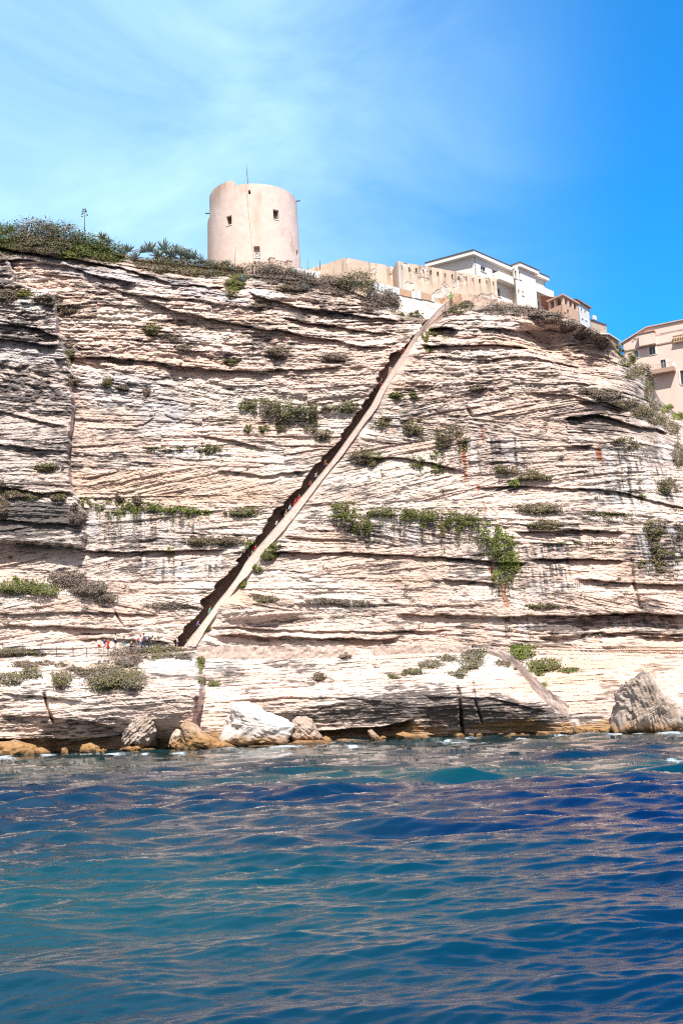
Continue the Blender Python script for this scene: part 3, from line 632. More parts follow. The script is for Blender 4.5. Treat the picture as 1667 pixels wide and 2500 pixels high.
for nm in ('w1', 'w2', 'slot', 'hole'):
    q = ops[nm]; p_ = pane('window', q, 0.5, M_glass if nm in ('w1', 'w2') else M_dark, tower)
    if nm in ('w1', 'w2'):
        fb = MB(org); c0 = Vector(cp((q[0] + q[1]) / 2, (q[2] + q[3]) / 2, rad_at(q[2]) - 0.46)); t_ = Vector((math.cos((q[0] + q[1]) / 2), math.sin((q[0] + q[1]) / 2), 0)); n_ = Vector((math.sin((q[0] + q[1]) / 2), -math.cos((q[0] + q[1]) / 2), 0))
        fb.box(c0, (0.05, 0.05, q[3] - q[2] - .02), (t_, n_, Vector((0, 0, 1)))); fb.build('window_frame', M_rust, p_)
        sl = MB(org); sl.box(Vector(cp((q[0] + q[1]) / 2, q[2] - 0.07, rad_at(q[2]) - 0.02)), (0.95, 0.16, 0.12), (t_, n_, Vector((0, 0, 1)))); sl.build('window_sill', M_white, p_)
q = ops['niche']; am = (q[0] + q[1]) / 2; t_ = Vector((math.cos(am), math.sin(am), 0)); n_ = Vector((math.sin(am), -math.cos(am), 0)); UPV = Vector((0, 0, 1))
nb = pane('niche', q, 0.5, mat('niche_paint', (0.55, 0.45, 0.38), .9), tower)
sh = MB(org); h = q[3] - q[2]; w_ = (q[1] - q[0]) * r_bot
sh.box(Vector(cp(am, q[2] + h * .31, rad_at(q[2]) - 0.42)), (w_ * .82, .12, h * .60), (t_, n_, UPV))
sh.box(Vector(cp(am, q[2] + h * .27, rad_at(q[2]) - 0.33)), (w_ * .9, .20, h * .05), (t_, n_, UPV))
sh.build('shrine_panel', M_white, nb)
ring = MB(org); c0 = Vector(cp(am, q[2] + h * .45, rad_at(q[2]) - 0.33))
ring.tube([c0 + t_ * (.24 * math.cos(k * .3142)) + UPV * (.27 * math.sin(k * .3142)) for k in range(21)], 0.055, 6); ring.build('medallion', mat('stone_ring', (0.33, 0.29, 0.25), .8), nb)
cb = MB(org); pts = []
for f in np.linspace(0, 1, 24):
    a, z = cyl_hit(600 + (617 - 600) * f + 1.0, 456 + (632 - 456) * f); pts.append(cp(a, z, rad_at(z) + .05))
cb.tube(pts, 0.014, 4); cb.build('conductor_cable', M_rust, tower)
lr = MB(org); a, z = cyl_hit(605, 452); p0 = Vector(cp(a, ztop - 1.0, r_top - .3)); p1 = Vector(cp(a, ztop, r_top - .3)); p2 = Vector(W(601.5, 400, p0.y))
lr.tube([p0, p1, p1 + (p2 - p1) * .6, p2], [.05, .05, .04, .012], 6); lr.tube([p1 + (p2 - p1) * .45, p1 + (p2 - p1) * .5], .06, 6); lr.build('lightning_rod', M_rust, tower)
for (px_, py_, sgn) in ((507, 527, -1), (722, 497, 1)):
    z = W(px_, py_, TD)[2]; a = sgn * 1.45; p0 = Vector(cp(a, z, rad_at(z) - .2)); d_o = Vector((math.sin(a), -math.cos(a), -.02))
    sp_ = MB(org); sp_.tube([p0, p0 + d_o * .85], .09, 8); sp_.build('drain_spout', M_rust, tower)
# older wall shell behind, seen as a narrow strip at the left
bs = MB(org); N_ = 48
vs = []; fs = []
for j, z in enumerate((zbot, ztop - 2.6, ztop - 1.9)):
    rr = rad_at(z) - (0.0 if j < 2 else .35)
    vs += [(tc_[0] - .42 + rr * math.sin(2 * math.pi * k / N_), tc_[1] + .9 - rr * math.cos(2 * math.pi * k / N_), z) for k in range(N_)]
for j in range(2): fs += [[j * N_ + k, j * N_ + (k + 1) % N_, (j + 1) * N_ + (k + 1) % N_, (j + 1) * N_ + k] for k in range(N_)]
fs.append([2 * N_ + k for k in range(N_)]); bs.add(vs, fs); bs.build('rear_shell', mat('old_render', (0.66, 0.47, 0.37), .9, var=.15, scale=1), tower)
# terrace wall round its foot, with two piers and timber rails
zt = W(650, 637, TD - 9.0)[2]; ter = MB((tc_[0], tc_[1], zt)); rw = 8.6; k0, k1 = -0.75, 1.05
vs = []; n_t = 40
for k in range(n_t):
    a = k0 + (k1 - k0) * k / (n_t - 1)
    for rr, z in ((rw, zt - 5), (rw, zt), (rw - .45, zt), (rw - .45, zt - 5)): vs.append((tc_[0] + rr * math.sin(a), tc_[1] - rr * math.cos(a), z))
fs = [[4 * k + c, 4 * k + (c + 1) % 4, 4 * (k + 1) + (c + 1) % 4, 4 * (k + 1) + c] for k in range(n_t - 1) for c in range(4)] + [[3, 2, 1, 0], [4 * n_t - 4, 4 * n_t - 3, 4 * n_t - 2, 4 * n_t - 1]]
ter.add(vs, fs)
tt_ = empty('terrace_wall', (tc_[0], tc_[1], zt), 'low curved pinkish terrace wall with two piers at the foot of the round tower', 'wall')
M_terr = mat('terrace_render', (0.60, 0.45, 0.355), .9, var=.18, scale=1.2)
o = ter.build('wall', M_terr, tt_)
for a in (0.36, 0.68):
    pb = MB((tc_[0], tc_[1], zt)); c0 = Vector((tc_[0] + (rw - .2) * math.sin(a), tc_[1] - (rw - .2) * math.cos(a), zt + .1)); t_ = Vector((math.cos(a), math.sin(a), 0)); n_ = Vector((math.sin(a), -math.cos(a), 0))
    pb.box(c0, (.75, .75, 1.3), (t_, n_, UPV)); pb.box(c0 + UPV * .70, (.88, .88, .10), (t_, n_, UPV)); pb.build('pier', M_terr, tt_)
M_wood = mat('weathered_wood', (0.30, 0.22, 0.16), .85, var=.25, scale=4)
rl = MB((tc_[0], tc_[1], zt))
pr_ = [Vector((tc_[0] + (rw - .2) * math.sin(a), tc_[1] - (rw - .2) * math.cos(a), zt)) for a in np.linspace(0.40, 0.64, 5)]
rl.tube([p + UPV * .62 for p in pr_], .05, 5)
for i in range(4): rl.tube([pr_[i], pr_[i + 1] + UPV * .6], .04, 5)
for p in pr_[1:4]: rl.tube([p, p + UPV * .62], .05, 5)
rl.build('railing', M_wood, tt_)

# ------------------------------------------------------------------ flat walls with real openings
def phit(px, py, P0, dv):
    """point where the line of sight meets the upright plane through P0 along dv"""
    n = np.array([-dv[1], dv[0]]); d = rays(px, py); t = (P0[0] * n[0] + P0[1] * n[1]) / (d[0] * n[0] + d[1] * n[1])
    return np.array([0, 0, CAM_H]) + d * t
def uz(px, py, P0, dv):
    p = phit(px, py, P0, dv); return (p[0] - P0[0]) * dv[0] + (p[1] - P0[1]) * dv[1], p[2]
def flat_wall(P0, dv, u0, u1, z0, z1, holes, parent, m, org, depth=0.28, thick=0.4, name='wall', pane_m=None, sill=True, frame_m=None, wname='window', attr=None):
    """wall from u0 to u1 along dv with rectangular recessed openings [(ua,ub,za,zb)]"""
    dv = np.array(dv); nv = np.array([dv[1], -dv[0]])     # outward (towards the sea)
    us = sorted(set([u0, u1] + [v for h in holes for v in h[:2]])); zs_ = sorted(set([z0, z1] + [v for h in holes for v in h[2:4]]))
    P = lambda u, z, o_=0: (P0[0] + dv[0] * u + nv[0] * o_ - org[0], P0[1] + dv[1] * u + nv[1] * o_ - org[1], z - org[2])
    V = []; F = []
    def q(*pts): b = len(V); V.extend(pts); F.append([b, b + 1, b + 2, b + 3])
    for i in range(len(us) - 1):
        for j in range(len(zs_) - 1):
            cu, cz = (us[i] + us[i + 1]) / 2, (zs_[j] + zs_[j + 1]) / 2
            if not any(h[0] < cu < h[1] and h[2] < cz < h[3] for h in holes): q(P(us[i], zs_[j]), P(us[i + 1], zs_[j]), P(us[i + 1], zs_[j + 1]), P(us[i], zs_[j + 1]))
    for h in holes:
        c = [(h[0], h[2]), (h[1], h[2]), (h[1], h[3]), (h[0], h[3])]
        for k in range(4): (a, b_), (c_, d_) = c[k], c[(k + 1) % 4]; q(P(a, b_), P(c_, d_), P(c_, d_, -depth), P(a, b_, -depth))
    c = [(u0, z0), (u1, z0), (u1, z1), (u0, z1)]
    for k in range(4): (a, b_), (c_, d_) = c[k], c[(k + 1) % 4]; q(P(a, b_), P(a, b_, -thick), P(c_, d_, -thick), P(c_, d_))
    q(P(u0, z0, -thick), P(u0, z1, -thick), P(u1, z1, -thick), P(u1, z0, -thick))
    w = np_mesh(name, V, F, m, parent)
    for h in holes:
        pn = np_mesh(wname, [P(h[0], h[2], -depth + .03), P(h[1], h[2], -depth + .03), P(h[1], h[3], -depth + .03), P(h[0], h[3], -depth + .03)], [[0, 1, 2, 3]], pane_m or M_glass, parent)
        if sill and h[1] - h[0] > .5:
            X = Vector((dv[0], dv[1], 0)); Y = Vector((nv[0], nv[1], 0)); Z = Vector((0, 0, 1)); oo = Vector(org)
            fb = MB(org); c0 = Vector(P((h[0] + h[1]) / 2, h[2] - .05, .04)) + oo; fb.box(c0, (h[1] - h[0] + .2, .14, .08), (X, Y, Z)); fb.build('window_sill', frame_m or M_white, pn)
            fb = MB(org); c0 = Vector(P((h[0] + h[1]) / 2, (h[2] + h[3]) / 2, -depth + .06)) + oo
            fb.box(c0, (.06, .05, h[3] - h[2] - .02), (X, Y, Z)); fb.build('window_frame', frame_m or M_white, pn)
    return w
def poly_prism(org, pts, z0, z1): return MB(org).prism(pts, z0, z1)
def dirv(a, b): v = np.array(b[:2]) - np.array(a[:2]); return v / np.linalg.norm(v)
def hole_px(x0, y0, x1, y1, P0, dv):
    ym = (y0 + y1) / 2; xm = (x0 + x1) / 2
    return (uz(x0, ym, P0, dv)[0], uz(x1, ym, P0, dv)[0], uz(xm, y1, P0, dv)[1], uz(xm, y0, P0, dv)[1])

# ------------------------------------------------------------------ ramparts
def wall_vcol(o, base, st, patch, seed, ztop_, drop=3.0):
    me = o.data; n = len(me.vertices); co = np.empty(n * 3, np.float32); me.vertices.foreach_get('co', co)
    return co.reshape(-1, 3)
def masonry(name, P0, P1, ztop0, ztop1, zb, thick, parent, seed, patches, loops=None, org=None):
    """long rendered wall, fine enough to carry stains and fallen plaster in its vertices"""
    P0 = np.array(P0); P1 = np.array(P1); Lg = np.linalg.norm(P1 - P0); dv = (P1 - P0) / Lg; nv = np.array([dv[1], -dv[0]])
    us = np.arange(0, Lg + .12, .12); us[-1] = Lg; zn = 70
    f = np.linspace(0, 1, zn); U, Fz = np.meshgrid(us, f); ZT = ztop0 + (ztop1 - ztop0) * U / Lg + .05 * fbm(U / .8, U * 0, 3, seed)
    Z = zb + (ZT - zb) * Fz
    pt = ss(.02, .22, fbm(U / 1.6, Z / 1.3, 4, seed + 2, .6) + patches(U / Lg, (ZT - Z)))
    off = .05 * fbm(U / 2, Z / 2, 3, seed + 1) - .09 * pt + .03 * pt * fbm(U / .35, Z / .3, 2, seed + 9)
    dark = np.zeros(U.shape)
    if loops is not None:
        for (u_, w_, d_, h_) in loops:
            inn = (np.abs(U - u_) < w_) & (ZT - Z > d_) & (ZT - Z < d_ + h_); dark = np.maximum(dark, inn)
        off = off - .35 * dark
    V = np.stack([P0[0] + dv[0] * U + nv[0] * off, P0[1] + dv[1] * U + nv[1] * off, Z], -1).reshape(-1, 3)
    r_, c_ = U.shape; idx = np.arange(r_ * c_).reshape(r_, c_)
    FQ = np.stack([idx[:-1, :-1], idx[:-1, 1:], idx[1:, 1:], idx[1:, :-1]], -1).reshape(-1, 4).tolist()
    b = len(V); Vb = np.stack([P0[0] + dv[0] * us - nv[0] * thick, P0[1] + dv[1] * us - nv[1] * thick, ZT[-1]], 1); Vc = Vb.copy(); Vc[:, 2] = zb
    V2 = np.concatenate([V, Vb, Vc])
    for i in range(c_ - 1): FQ.append([int(idx[-1, i]), int(idx[-1, i + 1]), b + i + 1, b + i]); FQ.append([b + i, b + i + 1, b + c_ + i + 1, b + c_ + i])
    FQ.append([int(i) for i in idx[:, 0]][::-1] + [b + c_, b][:: 1]); FQ.append([int(i) for i in idx[:, -1]] + [b + c_ - 1, b + 2 * c_ - 1])
    C = np.zeros(U.shape + (3,)) + np.array([0.69, 0.535, 0.42])
    C = mixc(C, [0.62, 0.465, 0.355], ss(-.1, .4, fbm(U / 3, Z / 2, 3, seed + 3)) * .7)
    C = mixc(C, [0.72, 0.64, 0.57], pt * .9)
    C = mixc(C, [0.42, 0.32, 0.26], pt * ss(.0, .3, fbm(U / .5, Z / .4, 3, seed + 4)) * .7)
    sk = ss(.05, .4, fbm(U / .55, Z / 6, 3, seed + 5)) * (1 - ss(.5, 4.5, ZT - Z))
    C = mixc(C, [0.33, 0.245, 0.17], sk * .75)
    if loops is not None:
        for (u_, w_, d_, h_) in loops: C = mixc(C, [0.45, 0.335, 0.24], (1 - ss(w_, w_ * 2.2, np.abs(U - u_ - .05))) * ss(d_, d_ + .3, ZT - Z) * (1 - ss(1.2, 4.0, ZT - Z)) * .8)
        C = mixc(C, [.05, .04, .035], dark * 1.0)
    C = np.concatenate([C.reshape(-1, 3), np.zeros((2 * c_, 3)) + .4])
    o = np_mesh(name, V2 - np.array(org), FQ, M_tower, parent); set_col(o, C); return o, dv
zc = W(843, 629, 146)[2]
c0 = W(843, 629, 146.0); c1 = W(955, 650, 149.6); cL = W(765, 646, 148.6)
ramp = empty('rampart_wall', (c0[0], c0[1], c0[2] - 5), 'plain buff rampart wall with a bend, running right from the round tower', 'wall')
masonry('left_face', cL[:2] + (cL[:2] - c0[:2]) * .5, c0[:2], cL[2] - .55, c0[2], c0[2] - 8, .8, ramp, 440, lambda t, d: -.6, org=ramp.location)
masonry('right_face', c0[:2], (c1 + (c1 - c0) * .2)[:2], c0[2], c1[2] - .05, c0[2] - 8, .8, ramp, 450, lambda t, d: -.28 + .5 * np.exp(-((t - .65) / .22) ** 2 - ((d - 2.6) / 1.6) ** 2), org=ramp.location)
e0 = W(971, 638, 146.5); e1 = W(1211, 680, 154.4); eL = W(953, 650, 150.5)
bast = empty('bastion_wall', (e0[0], e0[1], e0[2] - 6), 'stained buff bastion wall with a row of narrow loopholes below its top', 'wall')
Lb = np.linalg.norm(e1[:2] - e0[:2]); loops = [(Lb * (.035 + .0715 * k), .09, .55, .65) for k in range(14)]
masonry('front_face', e0[:2], e1[:2], e0[2], e1[2], e0[2] - 9, .9, bast, 460, lambda t, d: -.22 + .42 * np.exp(-((d - 4.2) / 1.6) ** 2) * ss(.2, .4, t), loops, org=bast.location)
masonry('side_face', eL[:2] , e0[:2] , e0[2] - .02, e0[2] - .01, e0[2] - 9, .5, bast, 470, lambda t, d: -.9, org=bast.location)
# pinkish low wall below the bastion
M_ora = mat('ochre_render', (0.55, 0.345, 0.235), .9, var=.2, scale=1.5)
wall_strip('low_wall', [(1108, 722), (1140, 717), (1200, 730), (1262, 742)], [(1108, 752), (1140, 752), (1200, 752), (1262, 758)], .5, mat('pink_render', (0.60, 0.43, 0.34), .9, var=.2, scale=1.2), 'low pink rendered wall between the stair top and the white house', 'wall', dd=0, Dv=[(1100, 144), (1270, 149)])
wall_strip('stairhead_wall', [(1058, 727), (1082, 729), (1096, 720), (1106, 716), (1126, 718)], [(1058, 752), (1082, 752), (1096, 748), (1106, 752), (1126, 752)], .5, M_ora, 'ochre stairhead wall stepping up at the top of the staircase', 'wall', dd=0, Dv=[(1050, 143), (1130, 143)])
# whitewashed bank that carries the walk, and its railing
nb_ = 46; tx = resample([(896, 700), (935, 706), (1000, 722), (1060, 737), (1100, 748)], nb_); bx = resample([(896, 740), (935, 765), (1000, 785), (1060, 800), (1100, 800)], nb_)
rows = []
for k in range(14):
    f = k / 13; pxx = tx[:, 0] * (1 - f) + bx[:, 0] * f; pyy = tx[:, 1] * (1 - f) + bx[:, 1] * f
    rows.append(W(pxx, pyy, 142.5 - 1.6 * f + .35 * fbm(pxx / 12, pyy / 9, 4, 480, .6)))
rows = [rows[0] + yy * 3.0] + rows
V = np.concatenate(rows); ob = rows[1][nb_ // 2].copy()
F = [[k * nb_ + i, (k + 1) * nb_ + i, (k + 1) * nb_ + i + 1, k * nb_ + i + 1] for k in range(14) for i in range(nb_ - 1)]
o = np_mesh('embankment_wall', V - ob, F, mat('whitewash', (0.74, 0.69, 0.65), .92, col2=(0.55, 0.46, 0.40), scale=1.1, bump=.08, bscale=3)); o.location = ob
tag(o, 'rough whitewashed embankment wall under the railing near the stair top', 'wall')
M_panel = mat('pale_mesh_panel', (0.66, 0.68, 0.72), .6, var=.08, scale=2)
rw_ = empty('walkway_railing', W(975, 720, 142.6), 'walkway railing of pale mesh and rusty orange panels above the whitewashed embankment', 'railing')
orw = np.array(rw_.location)
pn_pts = [(905, 686, 906, 703), (922, 690, 922, 708), (940, 695, 940, 712), (958, 699, 958, 717), (976, 704, 976, 720), (1004, 710, 1004, 726), (1016, 711, 1016, 728), (1028, 712, 1028, 730), (1052, 719, 1052, 734), (1060, 724, 1060, 738)]
for i in range(len(pn_pts) - 1):
    x0, ya, _, yb = pn_pts[i]; x1, yc, _, yd = pn_pts[i + 1]; kind_ = i in (4, 7); dpt = 142.3
    q4 = np.array([WV(x0 + .7, yb, dpt), WV(x1 - .7, yd, dpt), WV(x1 - .7, yc, dpt), WV(x0 + .7, ya, dpt)]); q5 = q4 + yy * .05
    np_mesh('panel', np.concatenate([q4, q5]) - orw, [[0, 1, 2, 3], [7, 6, 5, 4], [0, 4, 5, 1], [1, 5, 6, 2], [2, 6, 7, 3], [3, 7, 4, 0]], M_ora if kind_ else M_panel, rw_)
for (x0, ya, _, yb) in pn_pts:
    pb = MB(orw); pb.tube([WV(x0, yb + 1, 142.35), WV(x0, ya - .8, 142.35)], .04, 6); pb.build('post', M_steel, rw_)
# white fence strip right of the terrace
wf = empty('garden_fence', W(745, 660, 143.2), 'low white fence between the terrace wall and the big agave', 'fence'); ofn = np.array(wf.location)
for i in range(4):
    x0 = 718 + i * 16; x1 = x0 + 15.2; q4 = np.array([WV(x0, 668 + i * 3.0, 143.2), WV(x1, 671 + i * 3.0, 143.2), WV(x1, 656 + i * 2.6, 143.2), WV(x0, 653.5 + i * 2.6, 143.2)]); q5 = q4 + yy * .05
    np_mesh('panel', np.concatenate([q4, q5]) - ofn, [[0, 1, 2, 3], [7, 6, 5, 4], [0, 4, 5, 1], [1, 5, 6, 2], [2, 6, 7, 3], [3, 7, 4, 0]], M_white, wf)
    pb = MB(ofn); pb.tube([WV(x0 - .4, 668 + i * 3, 143.25), WV(x0 - .4, 652 + i * 2.6, 143.25)], .04, 6); pb.build('post', M_steel, wf)

# ------------------------------------------------------------------ white house
M_wh = mat('white_render', (0.84, 0.775, 0.715), .85, var=.05, scale=.8)
M_tile = mat('clay_tile', (0.40, 0.20, 0.14), .85, var=.35, scale=3, bump=.03, bscale=9)
M_gut = mat('dark_gutter', (0.12, 0.11, 0.11), .6)
hA = W(1157, 640, 158.0); ez = W(1157, 626, 158.0)[2]
hB = phit(1329, 690, hA, dirv(hA, W(1329, 690, 172.0))); dF = dirv(hA, hB); nF = np.array([dF[1], -dF[0]])
hL = W(1052, 652, 161.5); dL = dirv(hA, hL)
org = np.array([hA[0], hA[1], ez - 9.0])
wh = empty('white_house', org, 'large white house with balconies and shallow tiled hip roofs behind the bastion', 'house')
Lf = np.linalg.norm(hB[:2] - hA[:2]); zb = ez - 13
u2a = uz(1247, 660, hA, dF)[0]; u2b = uz(1285, 670, hA, dF)[0]
wins = [hole_px(1173, 650, 1185, 663, hA, dF), hole_px(1201, 658, 1213, 673, hA, dF), hole_px(1213, 704, 1221, 724, hA, dF)]
flat_wall(hA, dF, 0, u2a, zb, ez, wins, wh, M_wh, org)
hA2 = hA.copy(); hA2[:2] += dF * u2b
w3 = [hole_px(1286, 690, 1290, 701, hA2, dF), hole_px(1303, 692, 1314, 707, hA2, dF), hole_px(1309, 735, 1316, 745, hA2, dF), hole_px(1293, 730, 1296, 742, hA2, dF)]
ez3 = uz(1329, 686, hA, dF)[1]
flat_wall(hA2, dF, 0, Lf - u2b, zb, ez3, w3, wh, M_wh, org)
# the middle bay stands forward
bo = 1.6; hM = hA.copy(); hM[:2] += dF * u2a + nF * bo
w2 = [hole_px(1256, 661, 1260.5, 679, hM, dF), hole_px(1266, 663.5, 1271, 682, hM, dF), hole_px(1264, 707, 1267.5, 719, hM, dF), hole_px(1273, 710, 1277.5, 721, hM, dF)]
flat_wall(hM, dF, 0, u2b - u2a, zb, ez + .25, w2, wh, M_wh, org, name='bay_wall')
def pw(u, o_=0.0, base=hA, d=dF): n = np.array([d[1], -d[0]]); return tuple(np.array(base[:2]) + d * u + n * o_)
fb = MB(org)
fb.prism([pw(u2a, bo - .02), pw(u2a, -1), pw(u2a + .35, -1), pw(u2a + .35, bo - .02)], zb, ez + .25)
fb.prism([pw(u2b, bo - .02), pw(u2b - .35, bo - .02), pw(u2b - .35, -1), pw(u2b, -1)], zb, ez + .25); fb.build('bay_side', M_wh, wh)
sw = MB(org); q0 = np.array(hA[:2]); q1 = np.array(hL[:2]); q2 = q1 + np.array(pw(Lf)) - q0
sw.prism([tuple(q0), tuple(q1), tuple(q1 + (q2 - q1) * .02), tuple(q0 + dF * .35 - nF * .0)][::1], zb, ez - .01)
sw.prism([tuple(q1), tuple(q2), tuple(q2 + (q0 - q1) * .05), tuple(q1 + (q0 - q1) * .05)], zb, ez - .01)
sw.prism([pw(Lf), pw(Lf - .35), tuple(q2 - dF * .35), tuple(q2)], zb, ez3 - .01); sw.build('side_wall', M_wh, wh)
def hip(name, poly, z, band, over, rise_, inset):
    """roof slab: soffit, white fascia band, gutter line and hipped tiles over a quadrilateral"""
    P_ = [np.array(p) for p in poly]; c = sum(P_) / len(P_)
    big = [tuple(p + (p - c) / np.linalg.norm(p - c) * over) for p in P_]
    a = MB(org); a.prism(big, z, z + band); f_ = a.build(name + '_fascia', M_wh, wh)
    gt_ = MB(org); big2 = [tuple(np.array(p) + (np.array(p) - c) / np.linalg.norm(np.array(p) - c) * .12) for p in big]; gt_.prism(big2, z + band, z + band + .14); gt_.build('gutter', M_gut, f_)
    t = MB(org); inn = [tuple(np.array(p) + (c - np.array(p)) * inset) for p in big2]; n = len(big2)
    t.add([(p[0], p[1], z + band + .142) for p in big2] + [(p[0], p[1], z + band + .142 + rise_) for p in inn], [[i, (i + 1) % n, n + (i + 1) % n, n + i] for i in range(n)] + [list(range(n, 2 * n))]); t.build(name, M_tile, wh)
hip('roof', [pw(0), pw(u2a + .3), pw(u2a + .3, -6.5), tuple(q1)], ez, .62, 1.0, 1.2, .6)
hip('bay_roof', [pw(u2a, bo), pw(u2b, bo), pw(u2b, -3), pw(u2a, -3)], ez + .25, .62, .7, .9, .7)
hip('wing_roof', [pw(u2b, 0), pw(Lf, 0), pw(Lf, -5), pw(u2b, -5)], ez3, .6, .8, .5, .6)
def balcony(u0, u1, z, out, hgt_, base=hA, label=None):
    b = MB(org); b.prism([pw(u0, .005), pw(u0, out), pw(u1, out), pw(u1, .005)][::-1], z - .18, z)
    b.prism([pw(u0, out - .15), pw(u0, out + .003), pw(u1, out + .003), pw(u1, out - .15)][::-1], z + .003, z + hgt_); b.prism([pw(u0, .006), pw(u0, out - .152), pw(u0 + .15, out - .152), pw(u0 + .15, .006)][::-1], z + .003, z + hgt_ - .004)
    return b.build('balcony', M_wh, wh)
balcony(uz(1204, 690, hA, dF)[0], u2a - .05, uz(1225, 692, hA, dF)[1], 1.2, 1.1)
balcony(u2b + .05, Lf + .3, uz(1310, 722, hA, dF)[1], 1.4, 1.1)

# ------------------------------------------------------------------ houses stepping down along the brow
M_pink = mat('pink_house_render', (0.62, 0.40, 0.30), .9, var=.14, scale=.9)
lA = W(1375, 740, 160.0); lL = W(1338, 740, 162.5); lR = W(1410, 745, 164.0)
org = np.array([lA[0], lA[1], W(1375, 770, 160)[2]])
lo = empty('loggia_house', org, 'small pink house with an open pillared loggia under a shallow roof', 'house')
dA = dirv(lA, lR); nA = np.array([dA[1], -dA[0]]); dB = dirv(lL, lA)
zs0 = W(1375, 741, 160)[2]; zs1 = W(1375, 722, 160)[2]; zl0 = W(1375, 830, 160)[2]; LR = np.linalg.norm(lR[:2] - lA[:2]); LL = np.linalg.norm(lL[:2] - lA[:2])
flat_wall(lA, dA, 0, LR, zl0, zs0, [(1.0, 1.6, zs0 - 2.0, zs0 - .7)], lo, M_pink, org)
flat_wall(lL, dB, 0, LL - .02, zl0, zs0 - .003, [], lo, M_pink, org)
pk = np.array(lR[:2]) + (np.array(lL[:2]) - np.array(lA[:2]))
bw = MB(org); bw.prism([tuple(lR[:2]), tuple(pk), tuple(pk * .97 + lA[:2] * .03), tuple(lR[:2] * .97 + lA[:2] * .03)], zl0, zs1 - .01); bw.prism([tuple(lL[:2]), tuple(lL[:2] * .97 + pk * .03), tuple(pk * .97 + lL[:2] * .03), tuple(pk)], zl0, zs1 - .012); bw.prism([tuple(lA[:2] * .9 + pk * .1), tuple(lR[:2] * .9 + lL[:2] * .1), tuple(pk * .95 + lA[:2] * .05), tuple(lL[:2] * .9 + lR[:2] * .1)], zs0 - .2, zs0 - .05); bw.build('back_wall', M_pink, lo)
for f in (0.06, .36, .66, .95):
    p = lA[:2] + dA * (LR * f) - nA * .25; pb = MB(org); pb.box((p[0], p[1], (zs0 + zs1) / 2), (.42, .42, zs1 - zs0), (Vector((*dA, 0)), Vector((*nA, 0)), UPV)); pb.build('pillar', mat('pale_pillar', (0.66, 0.5, 0.42), .9) if f == .06 else bpy.data.materials['pale_pillar'], lo)
nB = np.array([dB[1], -dB[0]])
for f in (0.03, .42):
    p = lL[:2] + dB * (LL * f) - nB * .25; pb = MB(org); pb.box((p[0], p[1], (zs0 + zs1) / 2), (.42, .42, zs1 - zs0), (Vector((*dB, 0)), Vector((*nB, 0)), UPV)); pb.build('pillar', bpy.data.materials['pale_pillar'], lo)
cc = (lA[:2] + lR[:2] + lL[:2] + pk) / 4; rf = [tuple(p + (p - cc) * .12) for p in (lA[:2], lR[:2], pk, lL[:2])]
r_ = MB(org); r_.prism(rf, zs1, zs1 + .25); r_.build('roof_slab', M_pink, lo)
r_ = MB(org); r_.add([(p[0], p[1], zs1 + .252) for p in rf] + [(cc[0], cc[1], zs1 + .7)], [[i, (i + 1) % 4, 4] for i in range(4)]); r_.build('roof', M_tile, lo)
# white shuttered house next to it
sA = W(1410, 745, 164.5); sB = W(1438, 760, 168.0); d5 = dirv(sA, sB); L5 = np.linalg.norm(sB[:2] - sA[:2]); z5 = W(1410, 736, 164.5)[2]; zb5 = W(1410, 800, 164)[2]
org = np.array([sA[0], sA[1], zb5 + 3]); s_h = empty('shuttered_house', org, 'narrow white house with two tall dark windows right of the loggia', 'house')
h5 = [hole_px(1417.5, 753, 1421, 776, sA, d5), hole_px(1426.5, 758, 1430, 781, sA, d5)]
M_blu = mat('pale_blue_wall', (0.72, 0.71, 0.72), .85, var=.06)
flat_wall(sA, d5, 0, L5, zb5 - 3, z5, h5, s_h, M_blu, org)
n5 = np.array([d5[1], -d5[0]]); bx_ = [tuple(sA[:2]), tuple(sB[:2]), tuple(sB[:2] - n5 * 6), tuple(sA[:2] - n5 * 6)]
b_ = MB(org); b_.prism([bx_[0], tuple(np.array(bx_[0]) + d5 * .3), tuple(np.array(bx_[3]) + d5 * .3), bx_[3]], zb5 - 3, z5 - .01); b_.prism([tuple(np.array(bx_[1]) - d5 * .3), bx_[1], bx_[2], tuple(np.array(bx_[2]) - d5 * .3)], zb5 - 3, z5 - .01); b_.build('side_wall', M_blu, s_h)
c5 = np.mean([np.array(p) for p in bx_], 0); r5 = [tuple(np.array(p) + (np.array(p) - c5) * .12) for p in bx_]
r_ = MB(org); r_.add([(p[0], p[1], z5) for p in r5] + [(p[0], p[1], z5 + .2) for p in r5] + [(*(np.array(r5[2]) * .98), z5 + 1.4), (*(np.array(r5[3]) * .98), z5 + 1.4)], [[3, 2, 1, 0], [0, 1, 5, 4], [1, 2, 6, 5], [3, 0, 4, 7], [4, 5, 8, 9], [5, 6, 8], [7, 4, 9], [2, 3, 7, 6]]); r_.build('roof', M_tile, s_h)
